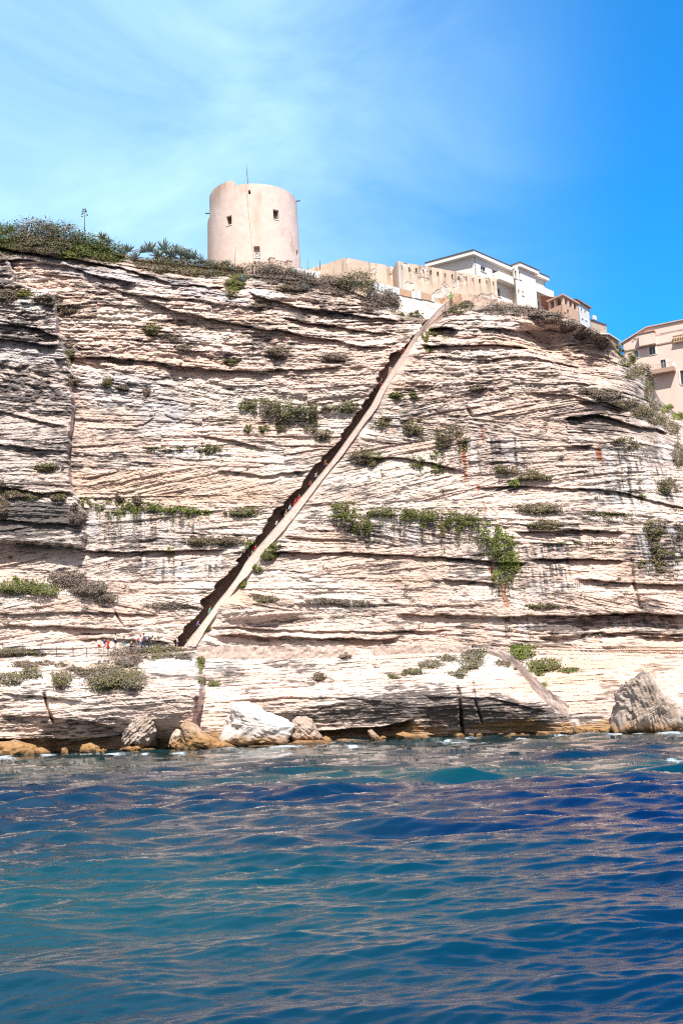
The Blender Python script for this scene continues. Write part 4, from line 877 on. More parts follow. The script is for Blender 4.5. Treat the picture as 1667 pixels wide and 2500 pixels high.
# long buff house with a sloping tiled roof
gA = W(1438, 790, 168.0); gB = W(1481, 815, 172.0); d6 = dirv(gA, gB); L6 = np.linalg.norm(gB[:2] - gA[:2]); n6 = np.array([d6[1], -d6[0]]); z6 = uz(1440, 781, gA, d6)[1]; z6b = uz(1481, 794, gA, d6)[1]; zb6 = z6 - 9
org = np.array([gA[0], gA[1], z6 - 4]); g_h = empty('buff_house', org, 'long buff walled house with a sloping tiled roof on the brow', 'house')
M_buff = mat('buff_render', (0.55, 0.42, 0.335), .9, var=.14, scale=1)
b_ = MB(org); b_.add([(*pw(0, 0, gA, d6), zb6), (*pw(L6, 0, gA, d6), zb6), (*pw(L6, 0, gA, d6), z6b), (*pw(0, 0, gA, d6), z6)] + [(*pw(0, -6, gA, d6), zb6), (*pw(L6, -6, gA, d6), zb6), (*pw(L6, -6, gA, d6), z6b), (*pw(0, -6, gA, d6), z6)], [[0, 1, 2, 3], [1, 5, 6, 2], [5, 4, 7, 6], [4, 0, 3, 7]]); b_.build('wall', M_buff, g_h)
rz0 = uz(1438, 766, gA, d6)[1]; rz1 = uz(1480, 790, gA, d6)[1]
b_ = MB(org); b_.add([(*pw(-.3, .2, gA, d6), z6 + .003), (*pw(L6 + .2, .2, gA, d6), z6b + .003), (*pw(L6 + .2, -6.2, gA, d6), z6b + .003), (*pw(-.3, -6.2, gA, d6), z6 + .003), (*pw(-.3, -1.6, gA, d6), rz0 + .35), (*pw(L6 + .2, -1.6, gA, d6), rz1 + .35)], [[0, 1, 5, 4], [2, 3, 4, 5], [0, 4, 3], [1, 2, 5], [3, 2, 1, 0]]); b_.build('roof', M_tile, g_h)
b_ = MB(org); c0 = pw(1.6, .12, gA, d6); b_.box((c0[0], c0[1], (z6 + rz0) / 2 + .1), (.9, .25, .7), (Vector((*d6, 0)), Vector((*n6, 0)), UPV)); b_.build('dormer', M_white, g_h)
# small red hut
kA = W(1484, 832, 170.0); kB = W(1509, 838, 176.0); d7 = dirv(kA, kB); L7 = np.linalg.norm(kB[:2] - kA[:2]); z7 = uz(1484, 819, kA, d7)[1]; z7b = uz(1509, 834, kA, d7)[1]
org = np.array([kA[0], kA[1], z7 - 3]); k_h = empty('hut', org, 'small rusty red hut with a pale lean-to roof at the cliff edge', 'hut')
b_ = MB(org); b_.add([(*pw(0, 0, kA, d7), z7 - 7), (*pw(L7, 0, kA, d7), z7 - 7), (*pw(L7, 0, kA, d7), z7b), (*pw(0, 0, kA, d7), z7), (*pw(0, -4, kA, d7), z7 - 7), (*pw(L7, -4, kA, d7), z7 - 7), (*pw(L7, -4, kA, d7), z7b), (*pw(0, -4, kA, d7), z7)], [[0, 1, 2, 3], [1, 5, 6, 2], [5, 4, 7, 6], [4, 0, 3, 7]]); b_.build('wall', mat('rust_red_render', (0.42, 0.22, 0.15), .9, var=.2), k_h)
b_ = MB(org); b_.add([(*pw(-.2, .3, kA, d7), z7 + .003), (*pw(L7 + .2, .3, kA, d7), z7b + .003), (*pw(L7 + .2, -4, kA, d7), z7b + .9), (*pw(-.2, -4, kA, d7), z7 + .9), (*pw(-.2, .3, kA, d7), z7 + .18), (*pw(L7 + .2, .3, kA, d7), z7b + .18), (*pw(L7 + .2, -4, kA, d7), z7b + 1.1), (*pw(-.2, -4, kA, d7), z7 + 1.1)], [[3, 2, 1, 0], [4, 5, 6, 7], [0, 1, 5, 4], [1, 2, 6, 5], [3, 0, 4, 7], [2, 3, 7, 6]]); b_.build('roof', M_white, k_h)

# ------------------------------------------------------------------ tall pink house at the right edge
M_ph = mat('salmon_render', (0.82, 0.63, 0.54), .9, var=.10, scale=.5, stretch=(1, 1, .5))
M_shut = mat('white_shutter', (0.74, 0.74, 0.76), .7)
pA = W(1521, 850, 186.0); pB = W(1667, 830, 181.0); d8 = dirv(pA, pB); n8 = np.array([d8[1], -d8[0]])
uE = uz(1780, 850, pA, d8)[0]; zE = uz(1519, 838, pA, d8)[1]; zP = uz(1577, 801, pA, d8)[1]; uP = uz(1577, 801, pA, d8)[0]; zB8 = W(1600, 1060, 184)[2]
zband = uz(1600, 841, pA, d8)[1]
org = np.array([pA[0], pA[1], zB8 + 6]); ph_ = empty('pink_house', org, 'tall salmon pink house with white shutters and a balcony beyond the headland', 'house')
H8 = lambda *a: hole_px(*a, pA, d8)
wl_ = [H8(1540, 829, 1545, 836), H8(1556, 824, 1560, 833), H8(1547, 856, 1556, 874), H8(1584, 846, 1598, 866), H8(1612, 878, 1624, 901), H8(1590, 921, 1596, 939), H8(1660, 903, 1680, 938), H8(1700, 850, 1714, 872), H8(1720, 900, 1734, 925)]
flat_wall(pA, d8, 0, uE, zB8, zE, wl_, ph_, M_ph, org, depth=.25)
gb = MB(org); gb.add([(*pw(0, .0, pA, d8), zE + .003), (*pw(uE, .0, pA, d8), zE + .003), (*pw(uE, 0, pA, d8), zP - .2), (*pw(uP + 5, 0, pA, d8), zP), (*pw(uP, 0, pA, d8), zP)] + [(*pw(0, -.4, pA, d8), zE + .003), (*pw(uE, -.4, pA, d8), zE + .003), (*pw(uE, -.4, pA, d8), zP - .2), (*pw(uP + 5, -.4, pA, d8), zP), (*pw(uP, -.4, pA, d8), zP)], [[0, 1, 2, 3, 4], [9, 8, 7, 6, 5], [4, 9, 5, 0], [3, 8, 9, 4], [2, 7, 8, 3]]); gb.build('gable_wall', M_ph, ph_)
b_ = MB(org); b_.prism([pw(-.0, -.01, pA, d8), pw(.35, -.41, pA, d8), pw(.35, -9, pA, d8), pw(0, -9, pA, d8)], zB8, zE - .01); b_.build('side_wall', M_ph, ph_)
b_ = MB(org); b_.add([(*pw(-.5, .3, pA, d8), zE - .1), (*pw(uP, .3, pA, d8), zP + .02), (*pw(uP, -9, pA, d8), zP + .02), (*pw(-.5, -9, pA, d8), zE - .1), (*pw(-.5, .3, pA, d8), zE + .1), (*pw(uP, .3, pA, d8), zP + .22), (*pw(uP, -9, pA, d8), zP + .22), (*pw(-.5, -9, pA, d8), zE + .1)], [[3, 2, 1, 0], [4, 5, 6, 7], [0, 1, 5, 4], [1, 2, 6, 5], [2, 3, 7, 6], [3, 0, 4, 7]])
b_.prism([pw(uP + .01, .3, pA, d8), pw(uP + .01, -9, pA, d8), pw(uE, -9, pA, d8), pw(uE, .3, pA, d8)][::-1], zP + .02, zP + .2); b_.build('roof', mat('pale_roof_edge', (0.62, 0.46, 0.38), .9, var=.2), ph_)
b_ = MB(org); b_.prism([pw(0, .003, pA, d8), pw(0, .12, pA, d8), pw(uE, .12, pA, d8), pw(uE, .003, pA, d8)][::-1], zband - .22, zband); b_.build('string_course', mat('brown_band', (0.40, 0.27, 0.20), .9, var=.2), ph_)
bq = hole_px(1561, 816, 1600, 845, pA, d8); b_ = MB(org); b_.prism([pw(bq[0], .005, pA, d8), pw(bq[0], 1.0, pA, d8), pw(bq[1], 1.0, pA, d8), pw(bq[1], .005, pA, d8)][::-1], bq[2], bq[3]); b_.build('oriel_box', M_ph, ph_)
b_ = MB(org); b_.prism([pw(bq[0] - .1, .006, pA, d8), pw(bq[0] - .1, 1.15, pA, d8), pw(bq[1] + .1, 1.15, pA, d8), pw(bq[1] + .1, .006, pA, d8)][::-1], bq[3] + .003, bq[3] + .18); b_.build('oriel_roof', M_tile, ph_)
bq = hole_px(1591, 903, 1649, 912, pA, d8); b_ = MB(org); b_.prism([pw(bq[0], .005, pA, d8), pw(bq[0], 1.4, pA, d8), pw(bq[1], 1.4, pA, d8), pw(bq[1], .005, pA, d8)][::-1], bq[2] - .1, bq[3]); bal = b_.build('balcony', mat('balcony_slab', (0.50, 0.33, 0.25), .9, var=.2), ph_)
b_ = MB(org)
for f in np.linspace(.03, .97, 22): c0 = pw(bq[0] + (bq[1] - bq[0]) * f, 1.3, pA, d8); b_.tube([(c0[0], c0[1], bq[3] - .02), (c0[0], c0[1], bq[3] + .85)], .02, 4)
a_, c_ = pw(bq[0], 1.3, pA, d8), pw(bq[1], 1.3, pA, d8); b_.tube([(*a_, bq[3] + .85), (*c_, bq[3] + .85)], .03, 4); b_.build('balcony_rail', M_steel, bal)
for (x0, y0, x1, y1) in [(1556.5, 856, 1562, 874), (1579, 847, 1583.5, 867), (1598.5, 845, 1603, 865), (1624.5, 877, 1630, 900), (1640, 884, 1646, 898), (1586, 921, 1589.5, 940), (1656, 903, 1659.5, 938)]:
    hq = H8(x0, y0, x1, y1); b_ = MB(org); b_.prism([pw(hq[0], .005, pA, d8), pw(hq[0], .07, pA, d8), pw(hq[1], .07, pA, d8), pw(hq[1], .005, pA, d8)][::-1], hq[2], hq[3]); b_.build('shutter', M_shut, ph_)
bq = hole_px(1644, 812, 1760, 826, pA, d8); b_ = MB(org)
for u in np.arange(bq[0], bq[1], .42): c0 = pw(u, .35, pA, d8); b_.tube([(c0[0], c0[1], bq[2] + .1), (c0[0], c0[1], bq[2] + .55), (c0[0], c0[1], bq[3])], [.10, .16, .08], 6)
b_.prism([pw(bq[0] - .2, .2, pA, d8), pw(bq[0] - .2, .5, pA, d8), pw(bq[1], .5, pA, d8), pw(bq[1], .2, pA, d8)][::-1], bq[3] + .002, bq[3] + .15); b_.prism([pw(bq[0] - .2, .125, pA, d8), pw(bq[0] - .2, .6, pA, d8), pw(bq[1], .6, pA, d8), pw(bq[1], .125, pA, d8)][::-1], bq[2] - .12, bq[2] + .1); b_.build('balustrade', mat('tan_stone', (0.50, 0.34, 0.20), .9, var=.2), ph_)
# ------------------------------------------------------------------ boulders and shore rocks
def boulder(name, outline, D, depth, label, seed, strata=None, top=None, tide=1.1, base=(0.62, 0.50, 0.42), group=None, rough=0.21, sgrad=0.35, sq=0.62, nu=84, nv=44):
    """solid rock: its outline seen from the sea, given real size at distance D and a rounded, chipped thickness"""
    o2 = np.array(outline, float); cx, cy = (o2.min(0) + o2.max(0)) / 2
    Q = W(o2[:, 0], o2[:, 1], D); c = W(cx, cy, D)
    x = Q[:, 0] - c[0]; z = Q[:, 2] - c[2]
    th = np.linspace(0, 2 * np.pi, nu, endpoint=False)
    rho = np.zeros(nu)
    for i, t in enumerate(th):          # distance to the outline in every direction
        dx, dz = math.cos(t), math.sin(t); best = 0
        for k in range(len(x)):
            x0, z0, x1, z1 = x[k], z[k], x[(k + 1) % len(x)], z[(k + 1) % len(x)]
            den = dx * (z1 - z0) - dz * (x1 - x0)
            if abs(den) < 1e-9: continue
            s_ = (x0 * (z1 - z0) - z0 * (x1 - x0)) / den; u = (x0 * dz - z0 * dx) / den
            if s_ > 0 and -1e-6 <= u <= 1 + 1e-6: best = max(best, s_)
        rho[i] = best
    la = np.linspace(-math.pi / 2 + .02, math.pi / 2 - .02, nv)
    TH, LA = np.meshgrid(th, la); cl = np.abs(np.cos(LA)) ** sq; sl = np.sign(np.sin(LA)) * np.abs(np.sin(LA)) ** 0.8
    RH = np.interp(TH, np.r_[th, 2 * np.pi], np.r_[rho, rho[0]])
    X = RH * np.cos(TH) * cl; Z = RH * np.sin(TH) * cl; Y = depth * sl
    sz = max(RH.max(), .3)
    # chipped facets, then bedding grooves
    n = fbm((X + Y * .6) / (sz * .55) + seed, (Z - Y * .5) / (sz * .45), 4, seed) ; n2 = fbm((X - Y) / (sz * .22) + seed * 2, Z / (sz * .2) + Y / sz, 3, seed + 1)
    k = 1 + rough * n + rough * .45 * n2
    if strata is not None:
        sa = math.radians(strata); w_ = (-X * math.sin(sa) + Z * math.cos(sa)) + .12 * fbm(X / .8 + seed, Z / .8 + Y / 1.3, 3, seed + 5)
        g1 = (w_ / 0.34) % 1.0; id_ = np.floor(w_ / 0.34); pr = _hash(id_, np.floor((X * math.cos(sa) + Z * math.sin(sa) + Y * .5) / .9 + _hash(id_, id_ * 0, seed) * 7), seed + 6)
        k = k + sgrad * (ss(0, .25, g1) * (1 - .7 * ss(.4, 1, g1)) * (.2 + pr) - .4) * (.34 / max(sz, .8))
    X, Y, Z = X * k, Y * k, Z * k
    V = np.stack([X, Y, Z], -1).reshape(-1, 3)
    idx = np.arange(nu * nv).reshape(nv, nu); F = []
    for j in range(nv - 1):
        for i in range(nu): F.append([int(idx[j, i]), int(idx[j, (i + 1) % nu]), int(idx[j + 1, (i + 1) % nu]), int(idx[j + 1, i])])
    F += [[int(i) for i in idx[0]][::-1], [int(i) for i in idx[-1]]]
    ob = np_mesh(name, V, F, M_rock); ob.location = c
    wz = V[:, 2] + c[2]; C = np.zeros(V.shape) + np.array(base)
    C = mixc(C, np.array(base) * np.array([.72, .66, .6]), ss(-.1, .4, fbm(V[:, 0] / .7 + seed, V[:, 2] / .5 + V[:, 1] / .8, 4, seed + 8)) * .7)
    C = mixc(C, [0.10, 0.08, 0.07], ss(.22, .5, fbm(V[:, 0] / .5 - seed, V[:, 2] / .25 + V[:, 1], 4, seed + 9)) * .6)
    if top is not None: C = mixc(C, [0.78, 0.75, 0.72], ss(top[0], top[1], V[:, 2] + .5 * fbm(V[:, 0], V[:, 1], 3, seed + 11) + top[2] * V[:, 0]))
    C = mixc(C, [0.34, 0.185, 0.07], (1 - ss(tide - .5, tide + .5, wz + .5 * fbm(V[:, 0] / .8 + seed, V[:, 1], 3, seed + 12))) * .85)
    C = mixc(C, [0.06, 0.04, 0.03], (1 - ss(.05, .5, wz + .3 * fbm(V[:, 0] / .5, V[:, 1] / .5, 2, seed + 13))) * .85)
    set_col(ob, np.clip(C, 0.01, .85)); return tag(ob, label, 'boulder' if name == 'boulder' else 'rock', group)
def dsh(x): return float(Dws(np.array(x, float)))
boulder('boulder', [(545, 1812), (549, 1775), (562, 1740), (572, 1718), (612, 1716), (650, 1737), (690, 1757), (714, 1768), (706, 1795), (703, 1822), (640, 1828), (575, 1826)], dsh(620) + .4, 2.8, 'largest bright white boulder on the shore below the staircase, dark at its right end', 11, strata=-14, top=(.4, 1.6, .45), tide=.9, base=(0.68, 0.60, 0.55), sgrad=.5)
boulder('boulder', [(706, 1800), (708, 1768), (722, 1751), (742, 1751), (762, 1757), (774, 1780), (788, 1806), (770, 1815), (720, 1815)], dsh(745) + .6, 2.2, 'rounded grey brown boulder leaning against the bright white boulder', 12, strata=-40, base=(0.50, 0.39, 0.32), tide=.6)
boulder('boulder', [(441, 1770), (452, 1760), (480, 1772), (500, 1790), (528, 1806), (532, 1838), (450, 1842), (443, 1810)], dsh(485) - .9, 2.0, 'pointed brown boulder with a shaded left side on the waterline', 13, base=(0.46, 0.31, 0.21), tide=1.4, rough=.22, sq=.9)
boulder('boulder', [(413, 1822), (420, 1795), (432, 1779), (446, 1783), (450, 1826), (430, 1834)], dsh(432) + .5, 1.3, 'pale upright boulder left of the pointed brown boulder', 14, base=(0.60, 0.48, 0.40), tide=.9)
boulder('boulder', [(304, 1800), (318, 1770), (335, 1752), (362, 1738), (388, 1752), (387, 1785), (376, 1815), (350, 1824), (312, 1818)], dsh(345) + .2, 2.2, 'tilted boulder with diagonal layers under the left rock block', 15, strata=38, sgrad=.9, base=(0.47, 0.38, 0.325), tide=.5)
boulder('boulder', [(1494, 1795), (1497, 1745), (1510, 1692), (1528, 1668), (1548, 1654), (1566, 1643), (1590, 1664), (1612, 1690), (1640, 1714), (1660, 1750), (1668, 1795), (1580, 1806)], dsh(1575) + .8, 3.4, 'huge pointed boulder with steep upright layers at the right shore', 16, strata=102, sgrad=.95, base=(0.44, 0.355, 0.30), tide=.8, nu=140, nv=70, sq=.75)
boulder('boulder', [(898, 1785), (908, 1781), (925, 1798), (942, 1815), (934, 1822), (914, 1818), (904, 1800)], dsh(918) - .6, .8, 'leaning brown slab standing at the mouth of the low sea cave', 17, base=(0.44, 0.33, 0.25), tide=.7)
boulder('boulder', [(968, 1793), (985, 1786), (1010, 1792), (1040, 1795), (1062, 1812), (1030, 1822), (985, 1824)], dsh(1010) - .8, 1.4, 'orange brown boulder right of the low sea cave', 18, base=(0.48, 0.34, 0.23), tide=1.5)
shore = [((-6, 1812), (40, 1808), (84, 1822), (92, 1846), (40, 1854), (-8, 1852), 'broad ochre rock at the left edge of the shore'), ((84, 1828), (104, 1825), (126, 1836), (122, 1848), (88, 1849), None, 'low ochre rock between the broad ochre rock and the small pointed one'),
         ((150, 1840), (153, 1826), (162, 1826), (168, 1842), (158, 1846), None, 'smallest pointed ochre rock in front of the dark hollow'), ((196, 1836), (203, 1817), (225, 1814), (244, 1822), (246, 1842), (215, 1846), 'squarish ochre rock in front of the dark hollow'),
         ((296, 1828), (320, 1820), (350, 1817), (354, 1832), (325, 1838), None, 'flat pale ochre rock below the tilted boulder'), ((340, 1836), (355, 1826), (378, 1828), (380, 1838), (355, 1841), None, 'low orange rock left of the pale upright boulder'),
         ((498, 1836), (520, 1814), (548, 1806), (575, 1820), (596, 1830), (560, 1838), 'orange ledge rock in front of the bright white boulder'), ((585, 1829), (610, 1818), (680, 1818), (702, 1826), (640, 1833), None, 'long orange rock along the foot of the bright white boulder'),
         ((702, 1818), (720, 1806), (790, 1808), (838, 1812), (836, 1822), (740, 1824), 'long ochre shelf rock right of the white boulder'), ((838, 1820), (846, 1805), (880, 1806), (918, 1812), (915, 1822), (860, 1825), 'ochre block with a flat top in front of the cave'),
         ((1306, 1800), (1312, 1786), (1345, 1786), (1352, 1797), (1330, 1803), None, 'low dark rock left of the two shore slabs'), ((1400, 1796), (1404, 1775), (1445, 1773), (1452, 1790), (1430, 1797), None, 'brown slab by the water left of the huge boulder'),
         ((1452, 1792), (1458, 1780), (1490, 1768), (1500, 1785), (1480, 1795), None, 'sloping pale slab touching the huge pointed boulder'), ((1225, 1806), (1240, 1794), (1290, 1793), (1300, 1803), (1260, 1808), None, 'low ochre rock below the rounded cliff foot')]
for q, it in enumerate(shore):
    pts = [p for p in it[:-1] if p]; mx = np.mean([p[0] for p in pts]); wid = max(p[0] for p in pts) - min(p[0] for p in pts)
    boulder('shore_rock', pts, dsh(mx) - .9 - .3 * (q % 2), max(.6, min(2.2, wid / 48)), it[-1], 30 + q, base=(0.50, 0.35, 0.23), tide=1.7, nu=56, nv=26, group='ochre rocks along the waterline')

rr_ = np.random.default_rng(91)
for q in range(60):
    x = rr_.uniform(-60, 1720); a_ = rr_.uniform(5, 15); h_ = a_ * rr_.uniform(.35, .8); y = float(pl(WATERLINE, x)) + rr_.uniform(-5, 2)
    an = np.sort(rr_.uniform(0, 2 * np.pi, 8)); an = np.linspace(0, 2 * np.pi, 8, endpoint=False) + rr_.normal(0, .2, 8); ra = rr_.uniform(.75, 1.15, 8)
    boulder('shore_rock', [(x + a_ * k * math.cos(t), y - h_ * k * math.sin(t)) for t, k in zip(an, ra)], dsh(x) - .5 + rr_.uniform(-.6, .6), a_ * .045, 'small wet ochre rock in the rubble strewn along the foot of the cliff', 200 + q, base=(0.44, 0.31, 0.21), tide=1.5, nu=30, nv=14, rough=.25, group='small rubble rocks along the waterline')
# ------------------------------------------------------------------ plants
M_leaf = mat('leaves', attr='Col', rough=0.75, spec=.2)
PAL = {'brown': [(0.19, 0.137, 0.108), (0.25, 0.19, 0.15), (0.14, 0.105, 0.078), (0.155, 0.135, 0.068)],
       'grey': [(0.20, 0.165, 0.14), (0.25, 0.205, 0.175), (0.14, 0.115, 0.09), (0.15, 0.14, 0.075)],
       'olive': [(0.155, 0.15, 0.052), (0.205, 0.185, 0.075), (0.11, 0.105, 0.043), (0.18, 0.135, 0.09)],
       'green': [(0.13, 0.155, 0.038), (0.17, 0.19, 0.05), (0.09, 0.10, 0.03), (0.16, 0.13, 0.07)],
       'bright': [(0.165, 0.215, 0.038), (0.22, 0.255, 0.055), (0.10, 0.13, 0.03), (0.20, 0.175, 0.06)],
       'dark': [(0.095, 0.105, 0.036), (0.135, 0.14, 0.045), (0.07, 0.075, 0.03), (0.14, 0.11, 0.075)],
       'gold': [(0.23, 0.20, 0.05), (0.18, 0.17, 0.05), (0.13, 0.12, 0.04), (0.26, 0.22, 0.08)]}
def leaves(pos, size, pal, seed, up=1.1, elong=1.7, clump=None):
    """n leaf-sized quads at pos"""
    r = np.random.default_rng(seed); n = len(pos)
    nn = r.normal(size=(n, 3)) + np.array([0, -1.0, up]); nn /= np.linalg.norm(nn, axis=1)[:, None]
    t = np.cross(nn, r.normal(size=(n, 3))); t /= np.linalg.norm(t, axis=1)[:, None] + 1e-9; b = np.cross(nn, t)
    s = size * r.uniform(.6, 1.4, n)[:, None]
    V = np.stack([pos - t * s * elong / 2, pos - b * s * .38 + nn * s * .1, pos + t * s * elong / 2, pos + b * s * .38 + nn * s * .1], 1)
    ci = r.choice(len(pal), n, p=[.36, .26, .22, .16]) if clump is None else clump
    C = np.array(pal)[ci] * r.uniform(.82, 1.2, n)[:, None]
    return V.reshape(-1, 3), np.arange(4 * n).reshape(n, 4), np.repeat(C, 4, 0)
_shn = [0]
def shrub(blobs, kind, label, name='shrub', cat='bush', group=None, thick=None, size=0.145, hang=0.0, dens=0.9, back=0.0, kind2=None):
    _shn[0] += 1; sd_ = 900 + _shn[0]; r = np.random.default_rng(sd_); P_ = []; K = []
    if name == 'tuft': dens *= 2.0
    for (cx, cy, rx, ry) in blobs:
        D0 = float(Dat(cx, cy)); mpp = D0 / FOC
        n = int(dens * 10.5 * rx * ry / ((size / mpp) ** 2 * .30) * .5) + 24
        # clumps give the crown light and dark knots and gaps
        ncl = max(5, int(n / 26)); ca = r.uniform(0, 2 * np.pi, ncl); cr_ = np.sqrt(r.uniform(0, 1, ncl)) * .92
        cu, cv = cr_ * np.cos(ca), cr_ * np.sin(ca)
        wi = r.integers(0, ncl, n); spd = 0.20 if name != 'tuft' else 0.34
        u = cu[wi] + r.normal(0, spd, n); v = cv[wi] + r.normal(0, spd, n)
        w2 = np.clip(1 - u * u - v * v, 0, None)
        px_, py_ = cx + u * rx, cy + v * ry
        if hang > 0:
            hm = r.uniform(size=n) < .33; lane = np.round((px_ + 6 * np.sin(px_ / 7)) / 11) * 11 + 4 * np.sin(px_ / 5) + r.normal(0, 1.6, n)
            px_ = np.where(hm, lane, px_); py_ = np.where(hm, py_ + r.exponential(hang, n) * (0.4 + 1.2 * vn(lane / 14, lane * 0, sd_)), py_)
        if hang > 0:
            kp = fbm(px_ / 15, py_ / 9, 3, sd_) > (-.12 if hang > 10 else -.25); px_, py_, w2, wi = px_[kp], py_[kp], w2[kp], wi[kp]; n = len(px_)
        th_ = (thick if thick else min(rx, ry * 1.3) * mpp)
        ht = th_ * np.sqrt(w2) * r.uniform(.15, 1, n) ** .6
        ht = np.where(w2 <= 0, r.uniform(0, .25, n) * th_, ht)
        Dd = Dat(px_, py_) + back - ht
        sky_ = py_ < pl(SKY, px_); Dd = np.where(sky_, D0 + back + r.uniform(-1, .7, n) * th_, Dd)
        P_.append(W(px_, py_, Dd)); kk = r.choice(4, ncl, p=[.36, .26, .2, .18])[wi]; K.append(np.where(r.uniform(size=n) < .72, kk, r.integers(0, 4, n)))
    P_ = np.concatenate(P_); K = np.concatenate(K); base = P_.mean(0)
    pal = PAL[kind]
    if kind2: pal = [pal[0], PAL[kind2][0], pal[2], PAL[kind2][1]]
    V, F, C = leaves(P_ - base, size, pal, sd_, clump=K)
    o = np_mesh(name, V, F, M_leaf); o.location = base; set_col(o, C)
    return tag(o, label, cat, group)
S = shrub
# --- foot of the cliff
S([(45, 1592, 62, 9), (95, 1598, 22, 7)], 'grey', 'low grey scrub mat in front of the wire fence posts', kind2='olive')
S([(60, 1622, 40, 8), (110, 1618, 22, 7), (150, 1624, 16, 6)], 'brown', 'thin brown scrub streak below the wire fence')
S([(30, 1656, 36, 15), (80, 1643, 26, 13)], 'olive', 'olive bush at the left edge above the layered rock block', kind2='grey')
S([(150, 1658, 27, 20)], 'olive', 'single olive brown bush alone on the white rock block', kind2='brown')
S([(205, 1638, 30, 10), (180, 1632, 16, 7)], 'brown', 'small brown scrub left of the largest grey bush')
S([(270, 1650, 56, 30), (320, 1660, 40, 25), (245, 1675, 28, 14)], 'grey', 'largest grey olive bush on top of the left rock block', kind2='olive')
S([(310, 1602, 42, 25), (335, 1588, 20, 12)], 'grey', 'grey twiggy bush in front of the group of people', kind2='brown')
S([(395, 1588, 50, 17), (372, 1600, 22, 12)], 'grey', 'grey olive bush left of the staircase foot', kind2='olive')
S([(452, 1598, 28, 12)], 'grey', 'low grey bush just below the staircase foot')
S([(491, 1620, 12, 20), (488, 1606, 9, 8)], 'green', 'dark green bush hanging at the right end of the rock block', kind2='olive')
S([(495, 1661, 12, 10), (520, 1668, 20, 6)], 'olive', 'small olive tuft on the right end of the rock block')
for (x, y, a, t) in [(695, 1598, 9, 'largest brown tuft below the long path wall'), (738, 1591, 8, 'small brown tuft right of the largest tuft below the path wall'), (777, 1653, 15, 'lone brown tuft in the middle of the pale lower cliff'), (842, 1599, 16, 'brown tuft below the gap in the path walls'), (800, 1600, 7, 'tiny brown tuft left of the gap in the path walls')]:
    S([(x, y, a, a * .6)], 'brown', t, name='tuft', cat='tuft', group='dry tufts on the lower cliff')
S([(965, 1651, 18, 6), (985, 1646, 9, 5)], 'olive', 'small olive bush left of the slanting bush row')
S([(1010, 1638, 26, 9), (1050, 1622, 28, 11), (1086, 1606, 26, 10)], 'olive', 'long slanting olive bush row climbing to the path', kind2='grey')
S([(1165, 1590, 32, 14), (1148, 1615, 36, 18), (1118, 1642, 26, 11)], 'olive', 'broad grey olive bush where the path turns down', kind2='grey')
S([(1243, 1620, 34, 9), (1262, 1630, 16, 6)], 'brown', 'flat brown bush beside the descending rubble wall')
S([(1275, 1592, 31, 18), (1258, 1585, 14, 10)], 'bright', 'rounded bright green bush above the descending rubble wall', kind2='green')
S([(1328, 1622, 42, 15), (1310, 1640, 24, 10), (1385, 1636, 36, 6)], 'green', 'dark green bush trailing right below the bright green bush', kind2='olive')
S([(1318, 1676, 14, 13)], 'olive', 'little olive bush beside the lower end of the rubble wall')
# --- middle of the wall
S([(215, 1225, 22, 11), (250, 1232, 30, 13), (305, 1238, 38, 17), (370, 1239, 32, 13)], 'bright', 'bright green creeper strip hanging on the left of the wall', name='creeper', cat='creeper', hang=16, kind2='olive', thick=.5)
S([(420, 1243, 32, 9), (470, 1246, 28, 7), (498, 1250, 18, 5)], 'green', 'thin right end of the green creeper strip left of the staircase', name='creeper', cat='creeper', hang=9, kind2='bright', thick=.4)
S([(293, 1217, 9, 12)], 'brown', 'left brown tuft standing on the bright creeper strip', name='tuft', cat='tuft'); S([(336, 1222, 10, 13)], 'brown', 'right brown tuft standing on the bright creeper strip', name='tuft', cat='tuft')
S([(190, 1262, 22, 20), (180, 1240, 12, 12)], 'grey', 'grey dry bush on the corner of the projecting left block', kind2='brown')
S([(30, 1205, 26, 11), (75, 1210, 28, 11), (145, 1212, 24, 12)], 'brown', 'row of brown scrub on the projecting left block', kind2='olive')
S([(8, 1235, 14, 30), (4, 1190, 12, 16)], 'brown', 'brown bush hanging at the left edge of the picture')
S([(515, 1092, 28, 13), (498, 1098, 16, 7)], 'green', 'round olive green bush on the thin ledge left of the staircase', kind2='brown', hang=6)
S([(440, 1096, 40, 3.5), (380, 1092, 30, 3)], 'green', 'thread of moss running left from the round ledge bush', name='moss', cat='moss', thick=.2, hang=5)['kind'] = 'stuff'
S([(48, 1432, 52, 18), (108, 1441, 40, 17)], 'olive', 'olive green bush on the rounded mound at the left', kind2='green')
S([(165, 1415, 46, 20), (215, 1435, 46, 20), (262, 1462, 30, 12)], 'grey', 'grey purple bush on the right slope of the left mound', kind2='brown')
S([(45, 1412, 10, 9)], 'bright', 'tiny bright green bush on top of the left mound')
S([(415, 1479, 60, 8)], 'grey', 'flat grey bush just left of the lower staircase shadow')
S([(495, 1322, 45, 11), (560, 1320, 46, 11)], 'brown', 'long brown bush over the dark groove left of the staircase', kind2='olive'); S([(608, 1330, 13, 9)], 'bright', 'small bright green bush touching the staircase shadow')
S([(413, 1346, 11, 9)], 'bright', 'tiny bright green plant in the dark groove left of the staircase', hang=7)
